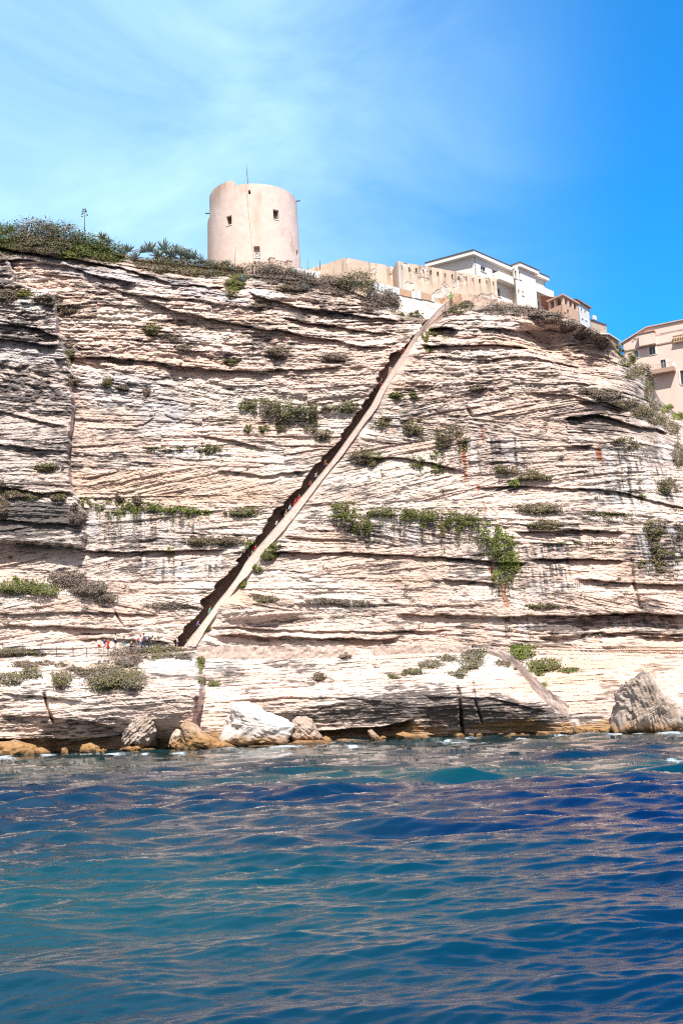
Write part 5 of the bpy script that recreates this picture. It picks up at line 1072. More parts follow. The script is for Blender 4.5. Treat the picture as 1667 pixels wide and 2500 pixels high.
for (x, y, rx, ry, k, t) in [(262, 934, 10, 13, 'olive', 'small olive tuft right of the left block, leftmost of the row of three'), (303, 946, 14, 9, 'brown', 'low brown tuft in the middle of the row of three'), (358, 958, 9, 10, 'brown', 'round brown tuft at the right of the row of three'), (180, 930, 13, 12, 'brown', 'brown tuft on the edge of the left block'), (171, 872, 8, 20, 'olive', 'narrow olive tuft in the upright cleft beside the left block'), (112, 1142, 26, 9, 'olive', 'flat olive tuft on the face of the left block'), (372, 805, 18, 14, 'olive', 'olive tuft among the loose beds below the agaves'), (418, 822, 16, 8, 'brown', 'brown tuft right of the olive tuft below the agaves'), (682, 862, 24, 15, 'brown', 'brown tuft left of the upper staircase on a crumbly ledge'), (820, 872, 30, 10, 'brown', 'wide brown tuft beside the upper staircase'), (565, 884, 16, 8, 'olive', 'small olive tuft below the round tower, halfway down'), (1165, 948, 18, 9, 'brown', 'brown tuft on the right hand wall below the brow'), (1010, 965, 9, 7, 'green', 'tiny green tuft right of the upper staircase'), (968, 966, 14, 8, 'green', 'small green tuft close to the upper parapet'), (115, 733, 28, 13, 'brown', 'brown tuft beside the white ledge at the left'), (18, 722, 26, 17, 'brown', 'brown bush hanging at the far upper left'), (60, 716, 20, 8, 'gold', 'yellow green tuft on the white ledge at the left'), (165, 757, 24, 8, 'brown', 'flat brown tuft below the small agave at the left'), (445, 850, 22, 8, 'brown', 'low brown tuft right of the olive tuft, under the tower'), (640, 748, 26, 10, 'brown', 'brown tuft under the round tower, near the hanging green bush')]:
    S([(x, y, rx, ry)], k, t, name='tuft', cat='tuft', group='tufts scattered on the cliff face')
S([(640, 990, 32, 20), (690, 1000, 42, 24), (750, 1000, 32, 22), (760, 1036, 18, 18), (690, 1036, 14, 18)], 'green', 'large green and brown thicket left of the middle staircase', kind2='brown', hang=6)
S([(598, 990, 16, 11), (606, 1046, 10, 10), (645, 1046, 12, 9)], 'green', 'broken left fringe of the large thicket'); S([(790, 1063, 22, 12)], 'brown', 'brown bush below the large thicket'); S([(805, 995, 22, 10), (848, 993, 27, 14)], 'green', 'dark green bush between the thicket and the staircase', kind2='brown')
S([(1005, 1040, 22, 18), (1022, 1052, 12, 14)], 'brown', 'brown bush on the streaked wall right of the staircase', kind2='olive', hang=8); S([(930, 1032, 15, 11), (950, 1022, 20, 5)], 'olive', 'small olive bush next to the parapet under a rusty ledge', hang=8)
S([(885, 1116, 32, 18), (905, 1128, 18, 12)], 'brown', 'round brown bush right of the parapet at mid height', kind2='olive'); S([(925, 1118, 12, 9)], 'green', 'small green bush touching the round brown bush')
S([(1090, 1058, 28, 22), (1083, 1080, 16, 16)], 'olive', 'drooping olive bush on the upper right wall', kind2='brown', hang=12); S([(1135, 1074, 9, 24)], 'olive', 'narrow olive strand hanging above the rust streak', hang=10)
S([(1018, 1130, 17, 14), (1068, 1140, 14, 14), (1060, 1108, 10, 9)], 'green', 'scattered green bushes under the drooping olive bush', hang=6)
S([(1236, 1146, 30, 12), (1290, 1160, 30, 14), (1325, 1166, 24, 10)], 'brown', 'long brown bush on the right wall with a green underside', kind2='olive'); S([(1256, 1181, 14, 11)], 'bright', 'bright green clump under the long brown bush')
S([(1315, 1240, 56, 13)], 'brown', 'upper flat brown bush mat on the right wall', kind2='olive'); S([(1328, 1282, 42, 12)], 'brown', 'lower flat brown bush mat on the right wall', kind2='olive')
S([(850, 1255, 36, 28), (885, 1282, 22, 22), (832, 1240, 24, 14)], 'green', 'big rounded green bush right of the staircase', kind2='olive', hang=6)
S([(930, 1250, 48, 13), (990, 1255, 38, 14)], 'olive', 'olive creeper band between the two big green bushes', name='creeper', cat='creeper', hang=22, thick=.6, kind2='green')
S([(1060, 1265, 42, 22), (1110, 1270, 32, 25), (1150, 1275, 36, 22)], 'green', 'green creeper mass left of the bright green cascade', name='creeper', cat='creeper', hang=22, kind2='olive', thick=1.1)
S([(1190, 1300, 30, 25), (1222, 1335, 32, 36), (1242, 1372, 28, 34), (1222, 1402, 22, 18)], 'bright', 'tallest bright green cascade of plants above the rusty stain', name='creeper', cat='creeper', kind2='green', hang=8, thick=1.6)
S([(1597, 1284, 29, 20), (1595, 1325, 16, 26)], 'olive', 'hanging olive bush near the right edge of the wall', kind2='brown', hang=14); S([(1655, 1296, 18, 22)], 'brown', 'brown bush cut by the right edge of the picture', hang=12)
S([(1630, 1186, 27, 18)], 'olive', 'round olive bush high on the right edge', kind2='brown'); S([(1520, 1073, 27, 11), (1545, 1085, 18, 9)], 'olive', 'olive bush on the step under the right brow', kind2='brown', hang=6)
S([(1322, 1480, 38, 8)], 'olive', 'flat olive bush beside the lower rusty stain', kind2='grey')
S([(600, 1250, 38, 12), (555, 1252, 10, 6)], 'green', 'low green brown bush left of the staircase at mid height', kind2='brown')
S([(655, 1352, 24, 16), (672, 1332, 14, 10)], 'olive', 'olive bush growing from the parapet foot', kind2='green'); S([(628, 1385, 13, 13), (590, 1424, 12, 12)], 'bright', 'bright green weeds along the lower parapet foot')
S([(650, 1461, 34, 9), (625, 1455, 16, 7)], 'brown', 'brown bush right of the lower staircase', kind2='olive'); S([(790, 1468, 50, 8), (860, 1473, 50, 8)], 'grey', 'long flat grey brown mat right of the lower staircase')
S([(510, 1535, 8, 6)], 'olive', 'tiny olive tuft at the foot of the lowest parapet stretch', name='tuft', cat='tuft')
S([(700, 1255, 14, 8)], 'olive', 'small olive tuft at the parapet edge at mid height', name='tuft', cat='tuft')
S([(1562, 1215, 14, 8), (1470, 1255, 60, 4), (1420, 1325, 80, 4)], 'olive', 'moss line along the dark grooves on the right', name='moss', cat='moss', thick=.2, hang=8)['kind'] = 'stuff'
S([(1640, 1350, 50, 14), (1600, 1370, 40, 10)], 'olive', 'mossy fringe below the hanging olive bush', name='moss', cat='moss', thick=.3, hang=16)['kind'] = 'stuff'
# --- beside the stair top and the right brow
S([(1038, 822, 9, 14), (1044, 850, 7, 13), (1052, 806, 8, 6)], 'bright', 'bright green weeds right of the upper parapet'); S([(1060, 812, 18, 6)], 'olive', 'small olive bush on the ledge near the stair top')
S([(1120, 752, 32, 13), (1098, 762, 16, 10), (1140, 742, 20, 8)], 'brown', 'brown bush on the brow just right of the stair top', kind2='olive')
for (bl, t) in [([(1205, 756, 44, 17), (1240, 760, 34, 17)], 'brown bush on the brow under the white house'), ([(1280, 762, 40, 18), (1316, 770, 32, 18)], 'brown bush on the brow below the right end of the white house'), ([(1350, 780, 36, 18), (1388, 798, 30, 19)], 'brown bush on the brow below the loggia house'), ([(1430, 820, 36, 20), (1468, 840, 26, 18)], 'brown bush on the brow below the buff house')]:
    S(bl, 'brown', t, group='dry bushes along the right brow', kind2='grey', back=.6)
S([(1512, 848, 9, 12), (1516, 862, 10, 10)], 'green', 'small green cactus like bush on the nose of the brow', kind2='olive'); S([(1540, 872, 14, 15), (1530, 885, 14, 10)], 'green', 'green bush on the skyline in front of the pink house', kind2='olive')
S([(1562, 900, 26, 14), (1548, 915, 22, 14)], 'olive', 'dark olive bush below the green skyline bush', kind2='brown'); S([(1585, 930, 12, 30), (1580, 960, 9, 24)], 'brown', 'upright brown bush on the edge in front of the pink house', kind2='dark')
S([(1598, 990, 14, 16), (1590, 970, 8, 14)], 'brown', 'brown bush at the foot of the pink house, left side'); S([(1525, 985, 36, 13), (1570, 1005, 34, 16)], 'brown', 'wide brown scrub on the slope below the pink house', kind2='olive')
S([(1625, 1000, 14, 10), (1632, 992, 9, 9)], 'bright', 'small bright green bush at the foot of the pink house'); S([(1655, 1016, 18, 10)], 'bright', 'bright green bush at the right edge under the pink house'); S([(1608, 1022, 30, 14), (1640, 1045, 20, 16)], 'olive', 'olive scrub on the slope at the right edge', kind2='brown')
S([(1480, 965, 40, 12), (1440, 955, 30, 8)], 'brown', 'brown scrub under the dark hollow of the brow'); S([(1655, 1110, 16, 30)], 'brown', 'dark brown scrub high on the right edge', kind2='dark')
# --- hill top left and under the tower
S([(20, 578, 42, 34), (-30, 588, 46, 36)], 'dark', 'green hilltop thicket at the far left', kind2='green', size=.17, dens=1.3); S([(88, 572, 56, 34), (60, 594, 46, 24)], 'dark', 'tallest dark green thicket on the hilltop', kind2='brown', size=.17, dens=1.3)
S([(150, 580, 50, 34), (125, 606, 56, 18)], 'dark', 'dark thicket with brown stems in the middle of the hilltop', kind2='brown', size=.17, dens=1.3); S([(205, 598, 46, 30), (190, 618, 54, 14)], 'dark', 'green thicket beside the tall agave stalk', kind2='green', size=.17, dens=1.3)
S([(258, 612, 44, 24), (285, 630, 26, 12)], 'green', 'right end of the hilltop thicket beside the agaves', kind2='dark', size=.17, dens=1.3); S([(60, 602, 60, 10), (240, 625, 60, 9)], 'brown', 'brown twigs along the lower edge of the hilltop thicket')
for (bl, k, k2, t) in [([(395, 645, 40, 14), (350, 640, 24, 10)], 'olive', 'brown', 'olive scrub under the dense agave clump'), ([(470, 650, 40, 15), (520, 655, 34, 14)], 'brown', 'olive', 'brown scrub between the agaves and the round tower'), ([(545, 655, 26, 12), (580, 662, 30, 12)], 'olive', 'brown', 'olive scrub in front of the round tower, left half'), ([(640, 655, 38, 14), (668, 668, 32, 16)], 'brown', 'grey', 'brown scrub in front of the terrace wall'), ([(712, 672, 36, 14), (735, 688, 36, 15)], 'brown', 'grey', 'brown scrub below the white garden fence'), ([(800, 690, 40, 14), (835, 700, 32, 14)], 'brown', 'grey', 'brown scrub below the rampart bend'), ([(945, 725, 24, 16), (915, 735, 36, 16), (962, 740, 16, 16)], 'brown', 'grey', 'brown scrub left of the whitewashed embankment'), ([(455, 612, 12, 6), (425, 635, 30, 10)], 'gold', 'olive', 'yellowish scrub among the agaves'), ([(590, 690, 12, 8), (700, 700, 26, 8)], 'brown', 'olive', 'thin brown scrub on the rocks under the tower')]:
    S([(a, b_ + 3, c * 1.12, e * 1.45) for a, b_, c, e in bl], k, t, kind2=k2, back=.3, dens=1.2)
S([(573, 688, 24, 20), (566, 708, 16, 16), (590, 676, 16, 10)], 'gold', 'bright olive green bush hanging over the brow below the tower', kind2='green', thick=1.2)
S([(870, 685, 40, 24), (895, 700, 30, 18), (845, 690, 24, 16)], 'olive', 'big olive green bush below the rampart wall', kind2='brown', thick=2.0)
S([(1282 / 1.0 * 0 + 972, 668, 8, 10)], 'brown', 'little brown bush growing out of the rampart wall', back=6.8, thick=.5)
S([(1000, 768, 26, 6), (1025, 764, 12, 8)], 'olive', 'olive weeds below the whitewashed embankment')
# dry stalks and tiny tufts nobody could count
r = np.random.default_rng(55); P_ = []
for q in range(230):
    x = r.uniform(0, 1667); y = r.uniform(0, 1); y = (float(pl(SKY, x)) + 30) * (1 - y) + 1560 * y
    if abs(x - float(by_y(ST_BOT, y))) < 60 and y > 760: continue
    n = r.integers(8, 34); a = r.uniform(2.5, 7.5)
    px_ = x + r.normal(0, a, n); py_ = y + r.normal(0, a * .5, n); P_.append(W(px_, py_, Dat(px_, py_) - r.uniform(0, .35, n)))
P_ = np.concatenate(P_); V, F, C_ = leaves(P_ - P_.mean(0), .13, PAL['brown'][:3] + PAL['olive'][:1], 77)
o = np_mesh('dry_grass', V, F, M_leaf); o.location = P_.mean(0); set_col(o, C_); tag(o, 'sparse dry grass and tiny tufts in the cracks of the cliff', 'grass', kind='stuff')

# agaves: rosettes of stiff tapering leaves
M_agave = mat('agave_leaf', attr='Col', rough=0.6, spec=.3)
def agave_mesh(seed, n=26):
    r = np.random.default_rng(seed); V = []; F = []; C = []
    for k in range(n):
        az = k * 2.39996 + r.normal(0, .15); el = 1.35 - 1.15 * (k / n) + r.normal(0, .08); Ln = r.uniform(.82, 1.1); wd_ = .085 * r.uniform(.85, 1.2); dr = r.uniform(.05, .30) * (1.4 - el)
        h = np.array([math.cos(az), math.sin(az), 0]); sd2 = np.array([-math.sin(az), math.cos(az), 0]); b0 = len(V); base = np.array([.30, .36, .33]) * r.uniform(.75, 1.2)
        if r.uniform() < .12: base = np.array([.36, .30, .18])
        for j, f in enumerate((0, .25, .5, .75, 1.0)):
            c = h * (math.cos(el) * Ln * f) + np.array([0, 0, math.sin(el) * Ln * f - dr * f * f + .02]); w_ = wd_ * (1 - f ** 2.2) + .004; nrm = np.cross(sd2, h * math.cos(el) + np.array([0, 0, math.sin(el)]))
            V += [c - sd2 * w_ + nrm * (-.35 * w_), c + nrm * (.25 * w_), c + sd2 * w_ + nrm * (-.35 * w_), c + nrm * (.25 * w_ + .03 * (1 - f))]
            for q in range(4): C.append(base * (.85 + .3 * f))
        for j in range(4):
            for q in ((0, 1), (1, 2), (2, 3), (3, 0)): F.append([b0 + 4 * j + q[0], b0 + 4 * j + q[1], b0 + 4 * j + 4 + q[1], b0 + 4 * j + 4 + q[0]])
    return np.array(V), F, np.array(C)
AG = []
for s_ in (1, 2, 3, 4):
    V, F, C_ = agave_mesh(s_, 24 + 2 * s_); o = np_mesh('agave', V, F, M_agave); set_col(o, C_); AG.append(o)
agl = [(28, 556, 17, 'grey agave in the green thicket at the far left'), (6, 563, 15, 'grey agave cut by the left edge of the picture'), (250, 574, 16, 'uppermost grey agave on the thicket slope right of the flower stalk'), (266, 585, 13, 'agave just below the uppermost one on the thicket slope'), (258, 606, 14, 'agave half hidden in the right end of the thicket'), (300, 612, 17, None), (314, 604, 18, None), (330, 622, 18, 'agave low at the left end of the dense clump'), (322, 636, 15, 'lowest agave at the left end of the dense clump'), (352, 606, 17, None), (368, 602, 21, None), (386, 616, 20, None), (400, 600, 23, 'tallest agave on top of the dense clump'), (416, 612, 20, None), (430, 606, 20, None), (442, 614, 17, None), (462, 622, 19, None), (475, 622, 18, None), (405, 646, 17, 'agave at the foot of the dense clump'), (492, 634, 15, None), (512, 640, 15, 'agave left of the thin stake at the tower'), (528, 644, 15, None), (552, 640, 18, 'large agave right in front of the tower, left of the stake'), (566, 652, 15, None), (583, 656, 16, 'agave right of the thin stake at the tower'), (515, 664, 12, 'small agave on the rocks below the tower'), (594, 680, 16, 'agave beside the hanging olive green bush'), (661, 655, 13, 'agave in front of the terrace piers'), (706, 664, 16, 'dark agave between the terrace and the white fence'), (722, 668, 13, 'small agave left of the big one by the white fence'), (757, 676, 25, 'biggest agave, spread wide below the white garden fence'), (744, 700, 12, 'small agave below the biggest one'), (130, 728, 12, 'small agave beside the white ledge at the left'), (872, 690, 12, 'small agave inside the big olive bush'), (20, 592, 12, 'agave on the rocks at the far upper left')]
for q, (x, y, s_, t) in enumerate(agl):
    o = AG[q % 4] if q < 4 else AG[q % 4].copy()
    if q >= 4: COL.objects.link(o)
    D0 = float(Dat(x, y)) - .3
    if y < float(pl(SKY, x)) + 6: D0 = float(Dat(x, y)) + (-.4 if q % 2 else .6)
    o.location = WV(x, y + s_ * .62, D0 - .4); sc_ = s_ * D0 / FOC * 1.55; o.scale = (sc_ * random.uniform(.9, 1.05), sc_ * random.uniform(.9, 1.05), sc_ * random.uniform(.85, 1.1)); o.rotation_euler = (random.uniform(-.25, .15), random.uniform(-.2, .2), random.uniform(0, 6.28))
    tag(o, t or ('grey green agave packed in the dense clump between the thicket and the tower' if x < 480 else 'grey green agave on the scrub slope just left of the round tower'), 'agave', 'agaves along the cliff top')
# tall dead flower stalk of an agave
st = MB(W(207, 566, 140)); p0 = WV(208, 572, 140); p1 = WV(206.5, 512, 140); st.tube([p0, p0.lerp(p1, .5), p1], [.07, .05, .02], 6); U_ = (p1 - p0)
for k, f in enumerate((.72, .78, .84, .88, .92, .96, 1.0)):
    for sgn in (-1, 1):
        a = p0 + U_ * f; b_ = a + Vector((sgn * (.42 - .3 * (f - .72) / .28), random.uniform(-.25, .25), .12)); st.tube([a, b_], .018, 4); st.tube([b_ + Vector((-.09, 0, 0)), b_ + Vector((0, 0, .05)), b_ + Vector((.09, 0, 0))], [.05, .085, .05], 6)
tag(st.build('agave_stalk', M_rust), 'tall thin dead agave flower stalk against the sky at the left', 'agave stalk')
# thin stakes
for (x0, y0, x1, y1, D0, rr, t) in [(574, 640, 575, 604, 143, .05, 'thin wooden stake in front of the round tower'), (751, 676, 751, 632, 143.5, .05, 'tall thin stake behind the biggest agave'), (781, 650, 781, 636, 148.0, .06, 'short dark post on the rampart crest beside the tower')]:
    m_ = MB(W(x0, y0, D0)); a = WV(x0, y0 + 6, D0); b_ = WV(x1, y1, D0); m_.tube([a, a.lerp(b_, .5), b_], [rr, rr * .9, rr * .6], 6); m_.tube([b_ - Vector((0, 0, .06)), b_ + Vector((0, 0, .02))], [rr * .9, rr * .5], 6); tag(m_.build('stake', M_wood if rr < .06 else M_gut), t, 'stake')
# wire fence at the left of the platform
wfn = empty('wire_fence', W(100, 1600, 124), 'thin wire fence on slender posts along the platform edge at the left', 'fence'); ofn = np.array(wfn.location)
fps = [(8, 1590, 1568), (57, 1591, 1571), (99, 1595, 1574), (139, 1599, 1581), (179, 1598, 1579), (212, 1600, 1582)]
tops = []
for (x, yb, yt) in fps:
    D0 = float(np.interp(x, [0, 230], [123.6, 124.4])); p = MB(ofn); a, b_ = WV(x + .7, yb + 4, D0), WV(x - .5, yt, D0); p.tube([a, b_], .05, 5); p.build('post', M_gut, wfn); tops.append((a, b_))
p = MB(ofn)
for f in (.93, .6): p.tube([a.lerp(b_, f) for a, b_ in tops], .012, 4)
p.build('wire', M_steel, wfn)

# ------------------------------------------------------------------ people
def skin_mesh(name, J, E, sub=1):
    me = bpy.data.meshes.new(name + '_cage'); me.from_pydata([j[0] for j in J], E, []); ob = bpy.data.objects.new(name + '_cage', me); COL.objects.link(ob)
    md = ob.modifiers.new('s', 'SKIN'); 
    for v, j in zip(me.skin_vertices[0].data, J): v.radius = (j[1], j[2] if len(j) > 2 else j[1]); v.use_root = False
    me.skin_vertices[0].data[0].use_root = True; md.use_smooth_shade = True
    m2 = ob.modifiers.new('u', 'SUBSURF'); m2.levels = sub; m2.render_levels = sub
    dg = bpy.context.evaluated_depsgraph_get(); new = bpy.data.meshes.new_from_object(ob.evaluated_get(dg)); new.name = name
    bpy.data.objects.remove(ob); bpy.data.meshes.remove(me); return new
def pose_joints(step=0.0, bend=0.0, arm=(0.1, 0.1), elbow=0.25, sit=0.0):
    """joint positions of a 1.72 m figure facing -Y; step = stride, bend = stoop forward, sit = lowered hips"""
    hz = .93 - .45 * sit; b = bend; c, s_ = math.cos(b), math.sin(b)
    def tor(x, y, z): return (x, y * c - (z) * s_, hz + y * s_ + z * c)
    J = {}
    J['pel'] = (0, 0, hz); J['spn'] = tor(0, 0, .22); J['chs'] = tor(0, .01, .42); J['nek'] = tor(0, -.01, .56); J['hd0'] = tor(0, -.03, .66); J['hd1'] = tor(0, -.03, .76)
    for sg, nm, st_, ar in ((-1, 'L', step, arm[0]), (1, 'R', -step, arm[1])):
        J['hip' + nm] = (sg * .095, 0, hz - .06); ky = -.22 * abs(st_) - .10 * st_ - .38 * sit; J['kne' + nm] = (sg * .105, ky, .48 + .05 * max(st_, 0)); J['ank' + nm] = (sg * .11, -.02 - .30 * st_ - .2 * sit, .09 + .04 * max(-st_, 0)); J['toe' + nm] = (sg * .12, -.16 - .30 * st_ - .2 * sit, .04)
        J['sho' + nm] = tor(sg * .185, 0, .47); J['elb' + nm] = tor(sg * (.235 + .1 * abs(ar)), -.02 - .22 * ar, .20 + .06 * abs(ar)); J['wri' + nm] = tor(sg * .23, -.06 - elbow * .5 - .25 * ar, .0 + elbow * .35 + .10 * abs(ar)); J['han' + nm] = tor(sg * .225, -.10 - elbow * .6 - .27 * ar, -.06 + elbow * .42 + .10 * abs(ar))
    return J
def figure(key, **kw):
    J = pose_joints(**kw); T = []; E = []; ix = {}
    def add(n, r, r2=None, par=None):
        ix[n] = len(T); T.append((J[n], r, r2 or r)); 
        if par: E.append((ix[par], ix[n]))
    add('pel', .125, .10); add('spn', .115, .09, 'pel'); add('chs', .14, .10, 'spn'); add('nek', .055, None, 'chs'); add('hd0', .085, .095, 'nek'); add('hd1', .085, .095, 'hd0')
    for nm in 'LR':
        add('hip' + nm, .085, None, 'pel'); add('kne' + nm, .055, None, 'hip' + nm); add('ank' + nm, .036, None, 'kne' + nm); add('toe' + nm, .034, None, 'ank' + nm)
        add('sho' + nm, .055, None, 'chs'); add('elb' + nm, .040, None, 'sho' + nm); add('wri' + nm, .028, None, 'elb' + nm); add('han' + nm, .032, None, 'wri' + nm)
    body = skin_mesh('person', T, E)
    # five fingers on each hand and the nose, added to the same mesh
    bm = bmesh.new(); bm.from_mesh(body)
    def cone(a, b_, r0, r1):
        a, b_ = Vector(a), Vector(b_); q = (b_ - a).to_track_quat('Z', 'Y').to_matrix().to_4x4(); m_ = Matrix.Translation((a + b_) / 2) @ q; bmesh.ops.create_cone(bm, cap_ends=True, segments=5, radius1=r0, radius2=r1, depth=(b_ - a).length, matrix=m_)
    for nm, sg in (('L', -1), ('R', 1)):
        w_, h_ = Vector(J['wri' + nm]), Vector(J['han' + nm]); d_ = (h_ - w_).normalized(); sd3 = d_.cross(Vector((sg, 0, 0))).normalized()
        for k, ln in enumerate((.065, .075, .07, .055)): a = h_ + sd3 * ((k - 1.5) * .019); cone(a, a + d_ * ln + Vector((-sg * .012, 0, 0)), .010, .007)
        a = h_ - d_ * .02 - sd3 * .03; cone(a, a + d_ * .04 - sd3 * .025, .011, .008)
    hd = Vector(J['hd0']) * .5 + Vector(J['hd1']) * .5; cone(hd + Vector((0, -.09, 0)), hd + Vector((0, -.125, -.015)), .018, .010)
    bm.to_mesh(body); bm.free()
    def seg(names, rs, sub=1, nm_='shirt'):
        T2 = [(J[n], r[0], r[1]) for n, r in zip(names, rs)]; return T2
    sh_ = skin_mesh('shirt', [(J['spn'], .145, .12), (J['chs'], .165, .13), (J['pel'], .14, .12), (J['shoL'], .075), (J['shoR'], .075), (tuple((np.array(J['shoL']) * .35 + np.array(J['elbL']) * .65)), .058), (tuple((np.array(J['shoR']) * .35 + np.array(J['elbR']) * .65)), .058)], [(0, 1), (0, 2), (1, 3), (1, 4), (3, 5), (4, 6)])
    kl, kr = np.array(J['hipL']) * .25 + np.array(J['kneL']) * .75, np.array(J['hipR']) * .25 + np.array(J['kneR']) * .75
    so_ = skin_mesh('shorts', [(J['pel'], .145, .125), (J['hipL'], .105), (J['hipR'], .105), (tuple(kl), .085), (tuple(kr), .085)], [(0, 1), (0, 2), (1, 3), (2, 4)])
    tr_ = skin_mesh('trousers', [(J['pel'], .145, .125), (J['hipL'], .105), (J['hipR'], .105), (J['kneL'], .075), (J['kneR'], .075), (J['ankL'], .06), (J['ankR'], .06)], [(0, 1), (0, 2), (1, 3), (2, 4), (3, 5), (4, 6)])
    # flared skirt
    V = []; F = []
    mid = (np.array(J['kneL']) + np.array(J['kneR'])) / 2
    for (c, rx, ry) in ((np.array(J['pel']) + [0, 0, .08], .135, .12), (np.array(J['pel']) - [0, 0, .12], .19, .16), (mid + [0, 0, .02], .25, .22), (mid + [0, 0, .022], .20, .17)): V += [(c[0] + rx * math.cos(t), c[1] + ry * math.sin(t), c[2]) for t in np.linspace(0, 2 * math.pi, 14, endpoint=False)]
    for j in range(3): F += [[14 * j + i, 14 * j + (i + 1) % 14, 14 * j + 14 + (i + 1) % 14, 14 * j + 14 + i] for i in range(14)]
    sk_ = bpy.data.meshes.new('skirt'); sk_.from_pydata([tuple(v) for v in V], [], F)
    hb_ = bmesh.new(); bmesh.ops.create_uvsphere(hb_, u_segments=14, v_segments=9, radius=.118)
    hc = hd + Vector((0, .018, .03))
    for v in list(hb_.verts):
        if v.co.y < -.045 and v.co.z < .055: v.co *= .80
        v.co = Vector((v.co.x * .92, v.co.y * 1.02, v.co.z * 1.05)) + hc
    ha_ = bpy.data.meshes.new('hair'); hb_.to_mesh(ha_); hb_.free()
    sb2 = bmesh.new()
    for nm in 'LR':
        a = Vector(J['ank' + nm]); b_ = Vector(J['toe' + nm]); q = (b_ - a).normalized(); mm_ = Matrix.Translation((a + b_) / 2 + Vector((0, 0, -.02))) @ Matrix.Diagonal((.05, .13, .05, 1)); bmesh.ops.create_uvsphere(sb2, u_segments=8, v_segments=6, radius=1, matrix=mm_)
    sho_ = bpy.data.meshes.new('shoes'); sb2.to_mesh(sho_); sb2.free()
    # rucksack
    bb = bmesh.new(); cpk = Vector(J['chs']) * .6 + Vector(J['spn']) * .4 + Vector((0, .19, 0)); bmesh.ops.create_uvsphere(bb, u_segments=10, v_segments=8, radius=1, matrix=Matrix.Translation(cpk) @ Matrix.Diagonal((.15, .10, .22, 1))); bag_ = bpy.data.meshes.new('rucksack'); bb.to_mesh(bag_); bb.free()
    for m_ in (body, sh_, so_, tr_, sk_, ha_, sho_, bag_):
        m_.materials.append(None)
        for p_ in m_.polygons: p_.use_smooth = True
    return dict(body=body, shirt=sh_, shorts=so_, trousers=tr_, skirt=sk_, hair=ha_, shoes=sho_, bag=bag_)
POSE = {'stand': figure('stand', step=.12, arm=(.1, -.1)), 'walk': figure('walk', step=.75, arm=(-.5, .6), elbow=.35), 'bend': figure('bend', step=.3, bend=.75, arm=(.5, .3)), 'climb': figure('climb', step=.9, bend=.32, arm=(.7, -.2), elbow=.5), 'sit': figure('sit', step=.15, sit=1.0, bend=.15, arm=(.4, .4), elbow=.6)}
_cm = {}
def cmat(c):
    if c not in _cm: _cm[c] = mat('cloth_' + str(len(_cm)), c, .85, var=.12, scale=6)
    return _cm[c]
SKIN, SKIN2 = (0.46, 0.28, 0.19), (0.36, 0.20, 0.13); BLK, DBR, BRO = (.02, .018, .018), (.05, .032, .022), (.13, .075, .04)
WHT, RED, DKR, NAVY, TURQ, PURP, BLUE, LBLU, GREY, GRN, TAN = (.75, .73, .71), (.62, .03, .035), (.33, .03, .03), (.025, .035, .10), (.10, .55, .52), (.16, .06, .30), (.10, .14, .60), (.45, .60, .72), (.25, .25, .27), (.08, .42, .10), (.45, .33, .22)
def person(loc, hgt_, rz, pose, top, low, lowk, hair, label, group, bag=None, skin=SKIN):
    g = POSE[pose]; b = bpy.data.objects.new('person', g['body']); COL.objects.link(b); b.location = loc; b.rotation_euler = (0, 0, rz); b.scale = (hgt_ / 1.78,) * 3
    def slot(o, c): o.material_slots[0].link = 'OBJECT'; o.material_slots[0].material = cmat(c)
    slot(b, skin); tag(b, label, 'person', group)
    for k, c in (('shirt', top), (lowk, low), ('hair', hair), ('shoes', GREY)) + ((('bag', bag),) if bag else ()):
        o = bpy.data.objects.new({'bag': 'rucksack'}.get(k, k), g[k]); COL.objects.link(o); o.parent = b; slot(o, c)
    return b
GP = 'people gathered on the platform at the foot of the cliff'
for (x, yf, hgt_, rz, pose, top, low, lk, hair, t, bag) in [
    (243, 1599, 1.70, .5, 'stand', WHT, RED, 'shorts', BLK, 'leftmost person on the platform, white top and red shorts', None), (256, 1598, 1.65, -.4, 'stand', NAVY, WHT, 'shorts', BLK, 'person in a dark top with pale shorts standing second from the left on the platform', None),
    (264.5, 1599, 1.64, .9, 'stand', RED, RED, 'skirt', BRO, 'person in a bright red dress standing on the platform', None), (283, 1589, 1.80, -2.2, 'stand', WHT, NAVY, 'shorts', DBR, 'tall person in a white top and navy shorts, raised a little above the others', None),
    (304, 1594, 1.70, -1.4, 'stand', NAVY, TURQ, 'shorts', DBR, 'person in navy top with turquoise shorts behind the grey bush', None), (321, 1592, 1.6, 2.6, 'sit', BLK, NAVY, 'shorts', DBR, 'person in black sitting between the navy and the red shirted people', None),
    (334, 1590, 1.72, 1.8, 'bend', RED, GREY, 'shorts', BRO, 'person in a red shirt stooping behind the grey bush', None), (344, 1592, 1.74, .4, 'stand', WHT, GREY, 'trousers', BLK, 'person in a white shirt standing right of the stooping red one', None),
    (352, 1590, 1.84, -1.2, 'walk', PURP, NAVY, 'trousers', DBR, 'person in a purple shirt carrying a rucksack', GREY), (364, 1589, 1.70, 1.5, 'bend', BLK, NAVY, 'trousers', BLK, 'person in black bending forward at the right of the group', BLK)]:
    D0 = 125.2; person(WV(x, yf - 6, D0), hgt_, rz, pose, top, low, lk, hair, t, GP, bag)
person(WV(433, 1581, 125.4), 1.25, 1.2, 'stand', WHT, PURP, 'shorts', DBR, 'small person in white and purple at the staircase foot', GP)
GS = 'people climbing the long staircase'
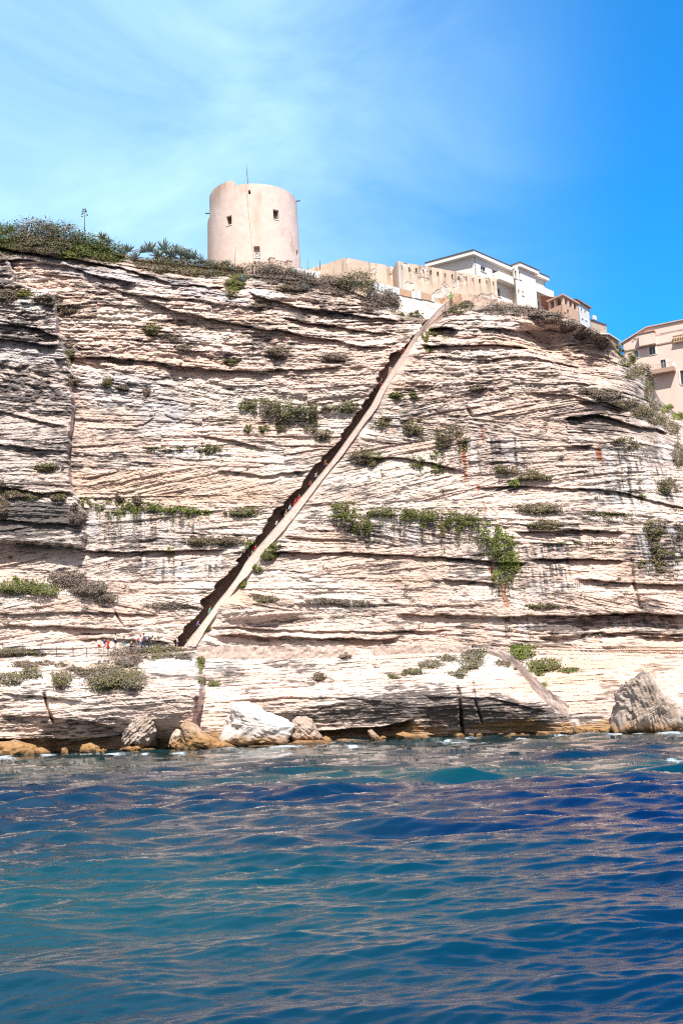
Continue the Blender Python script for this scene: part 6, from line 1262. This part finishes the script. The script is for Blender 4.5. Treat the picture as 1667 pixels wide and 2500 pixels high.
for (x, y, pose, top, low, lk, hair, t, bag) in [(484, 1526, 'climb', BLUE, NAVY, 'shorts', DBR, 'climber in a bright blue shirt low on the staircase', None), (513, 1493, 'climb', TURQ, GREY, 'shorts', BRO, 'climber in a turquoise shirt low on the staircase', None), (606, 1362, 'climb', NAVY, NAVY, 'shorts', BLK, 'climber in navy, lowest of the three near the dark groove', None), (617, 1352, 'climb', WHT, BLK, 'shorts', DBR, 'climber in white, in the middle of the three near the dark groove', None), (624, 1341, 'climb', RED, NAVY, 'shorts', BLK, 'climber in red, highest of the three near the dark groove', None), (676, 1280, 'climb', WHT, NAVY, 'shorts', BLK, 'lone climber in a white shirt below the green bush level', None), (699, 1255, 'climb', TAN, WHT, 'shorts', BRO, 'climber in tan just below the pale blue one', None), (708, 1241, 'climb', LBLU, NAVY, 'trousers', BRO, 'climber in a pale blue shirt below the pair in red', None), (721, 1227, 'climb', RED, RED, 'skirt', DBR, 'lower climber of the pair in bright red', None), (730, 1217, 'climb', RED, RED, 'skirt', BRO, 'upper climber of the pair in bright red', None), (757, 1182, 'climb', DKR, BLK, 'shorts', BLK, 'climber in dark red below the one in pale grey', None), (772, 1162, 'climb', LBLU, NAVY, 'trousers', BLK, 'climber in pale grey blue at mid height with a black rucksack', BLK), (794, 1132, 'climb', DKR, NAVY, 'shorts', DBR, 'climber in dark red at mid height', None), (935, 932, 'walk', BLK, RED, 'shorts', BRO, 'person in black, second from the top of the staircase', None), (985, 855, 'walk', BLK, DKR, 'shorts', BLK, 'person in black and red, highest on the staircase', RED)]:
    tx_ = np.interp(y, TOP_y := np.array(ST_TOP)[::-1, 1], np.array(ST_TOP)[::-1, 0]); k = np.interp(-y, -tp[:, 1], np.arange(NS)); k0 = int(np.clip(k, 0, NS - 2)); P_ = TOP[k0] * (1 - (k - k0)) + TOP[k0 + 1] * (k - k0)
    D0 = P_[1] + .85; loc = W(x, y, D0); loc = np.array([loc[0] , D0, np.interp(P_[2], zs + 1.05, zs) + .0])
    person(Vector(loc) + Vector((-.15, 0, .15)), 1.72, (-math.pi / 2 if pose == 'walk' else math.pi / 2) + random.uniform(-.3, .3), pose, top, low, lk, hair, t, GS, bag)
person(WV(1010, 735, 142.7), 1.72, .2, 'stand', RED, LBLU, 'trousers', BLK, 'person in a bright red shirt leaning on the walkway railing', None)
person(WV(1102, 741, 142.6), 1.70, -.3, 'walk', GRN, GRN, 'shorts', DBR, 'person in bright green at the top of the staircase', None)
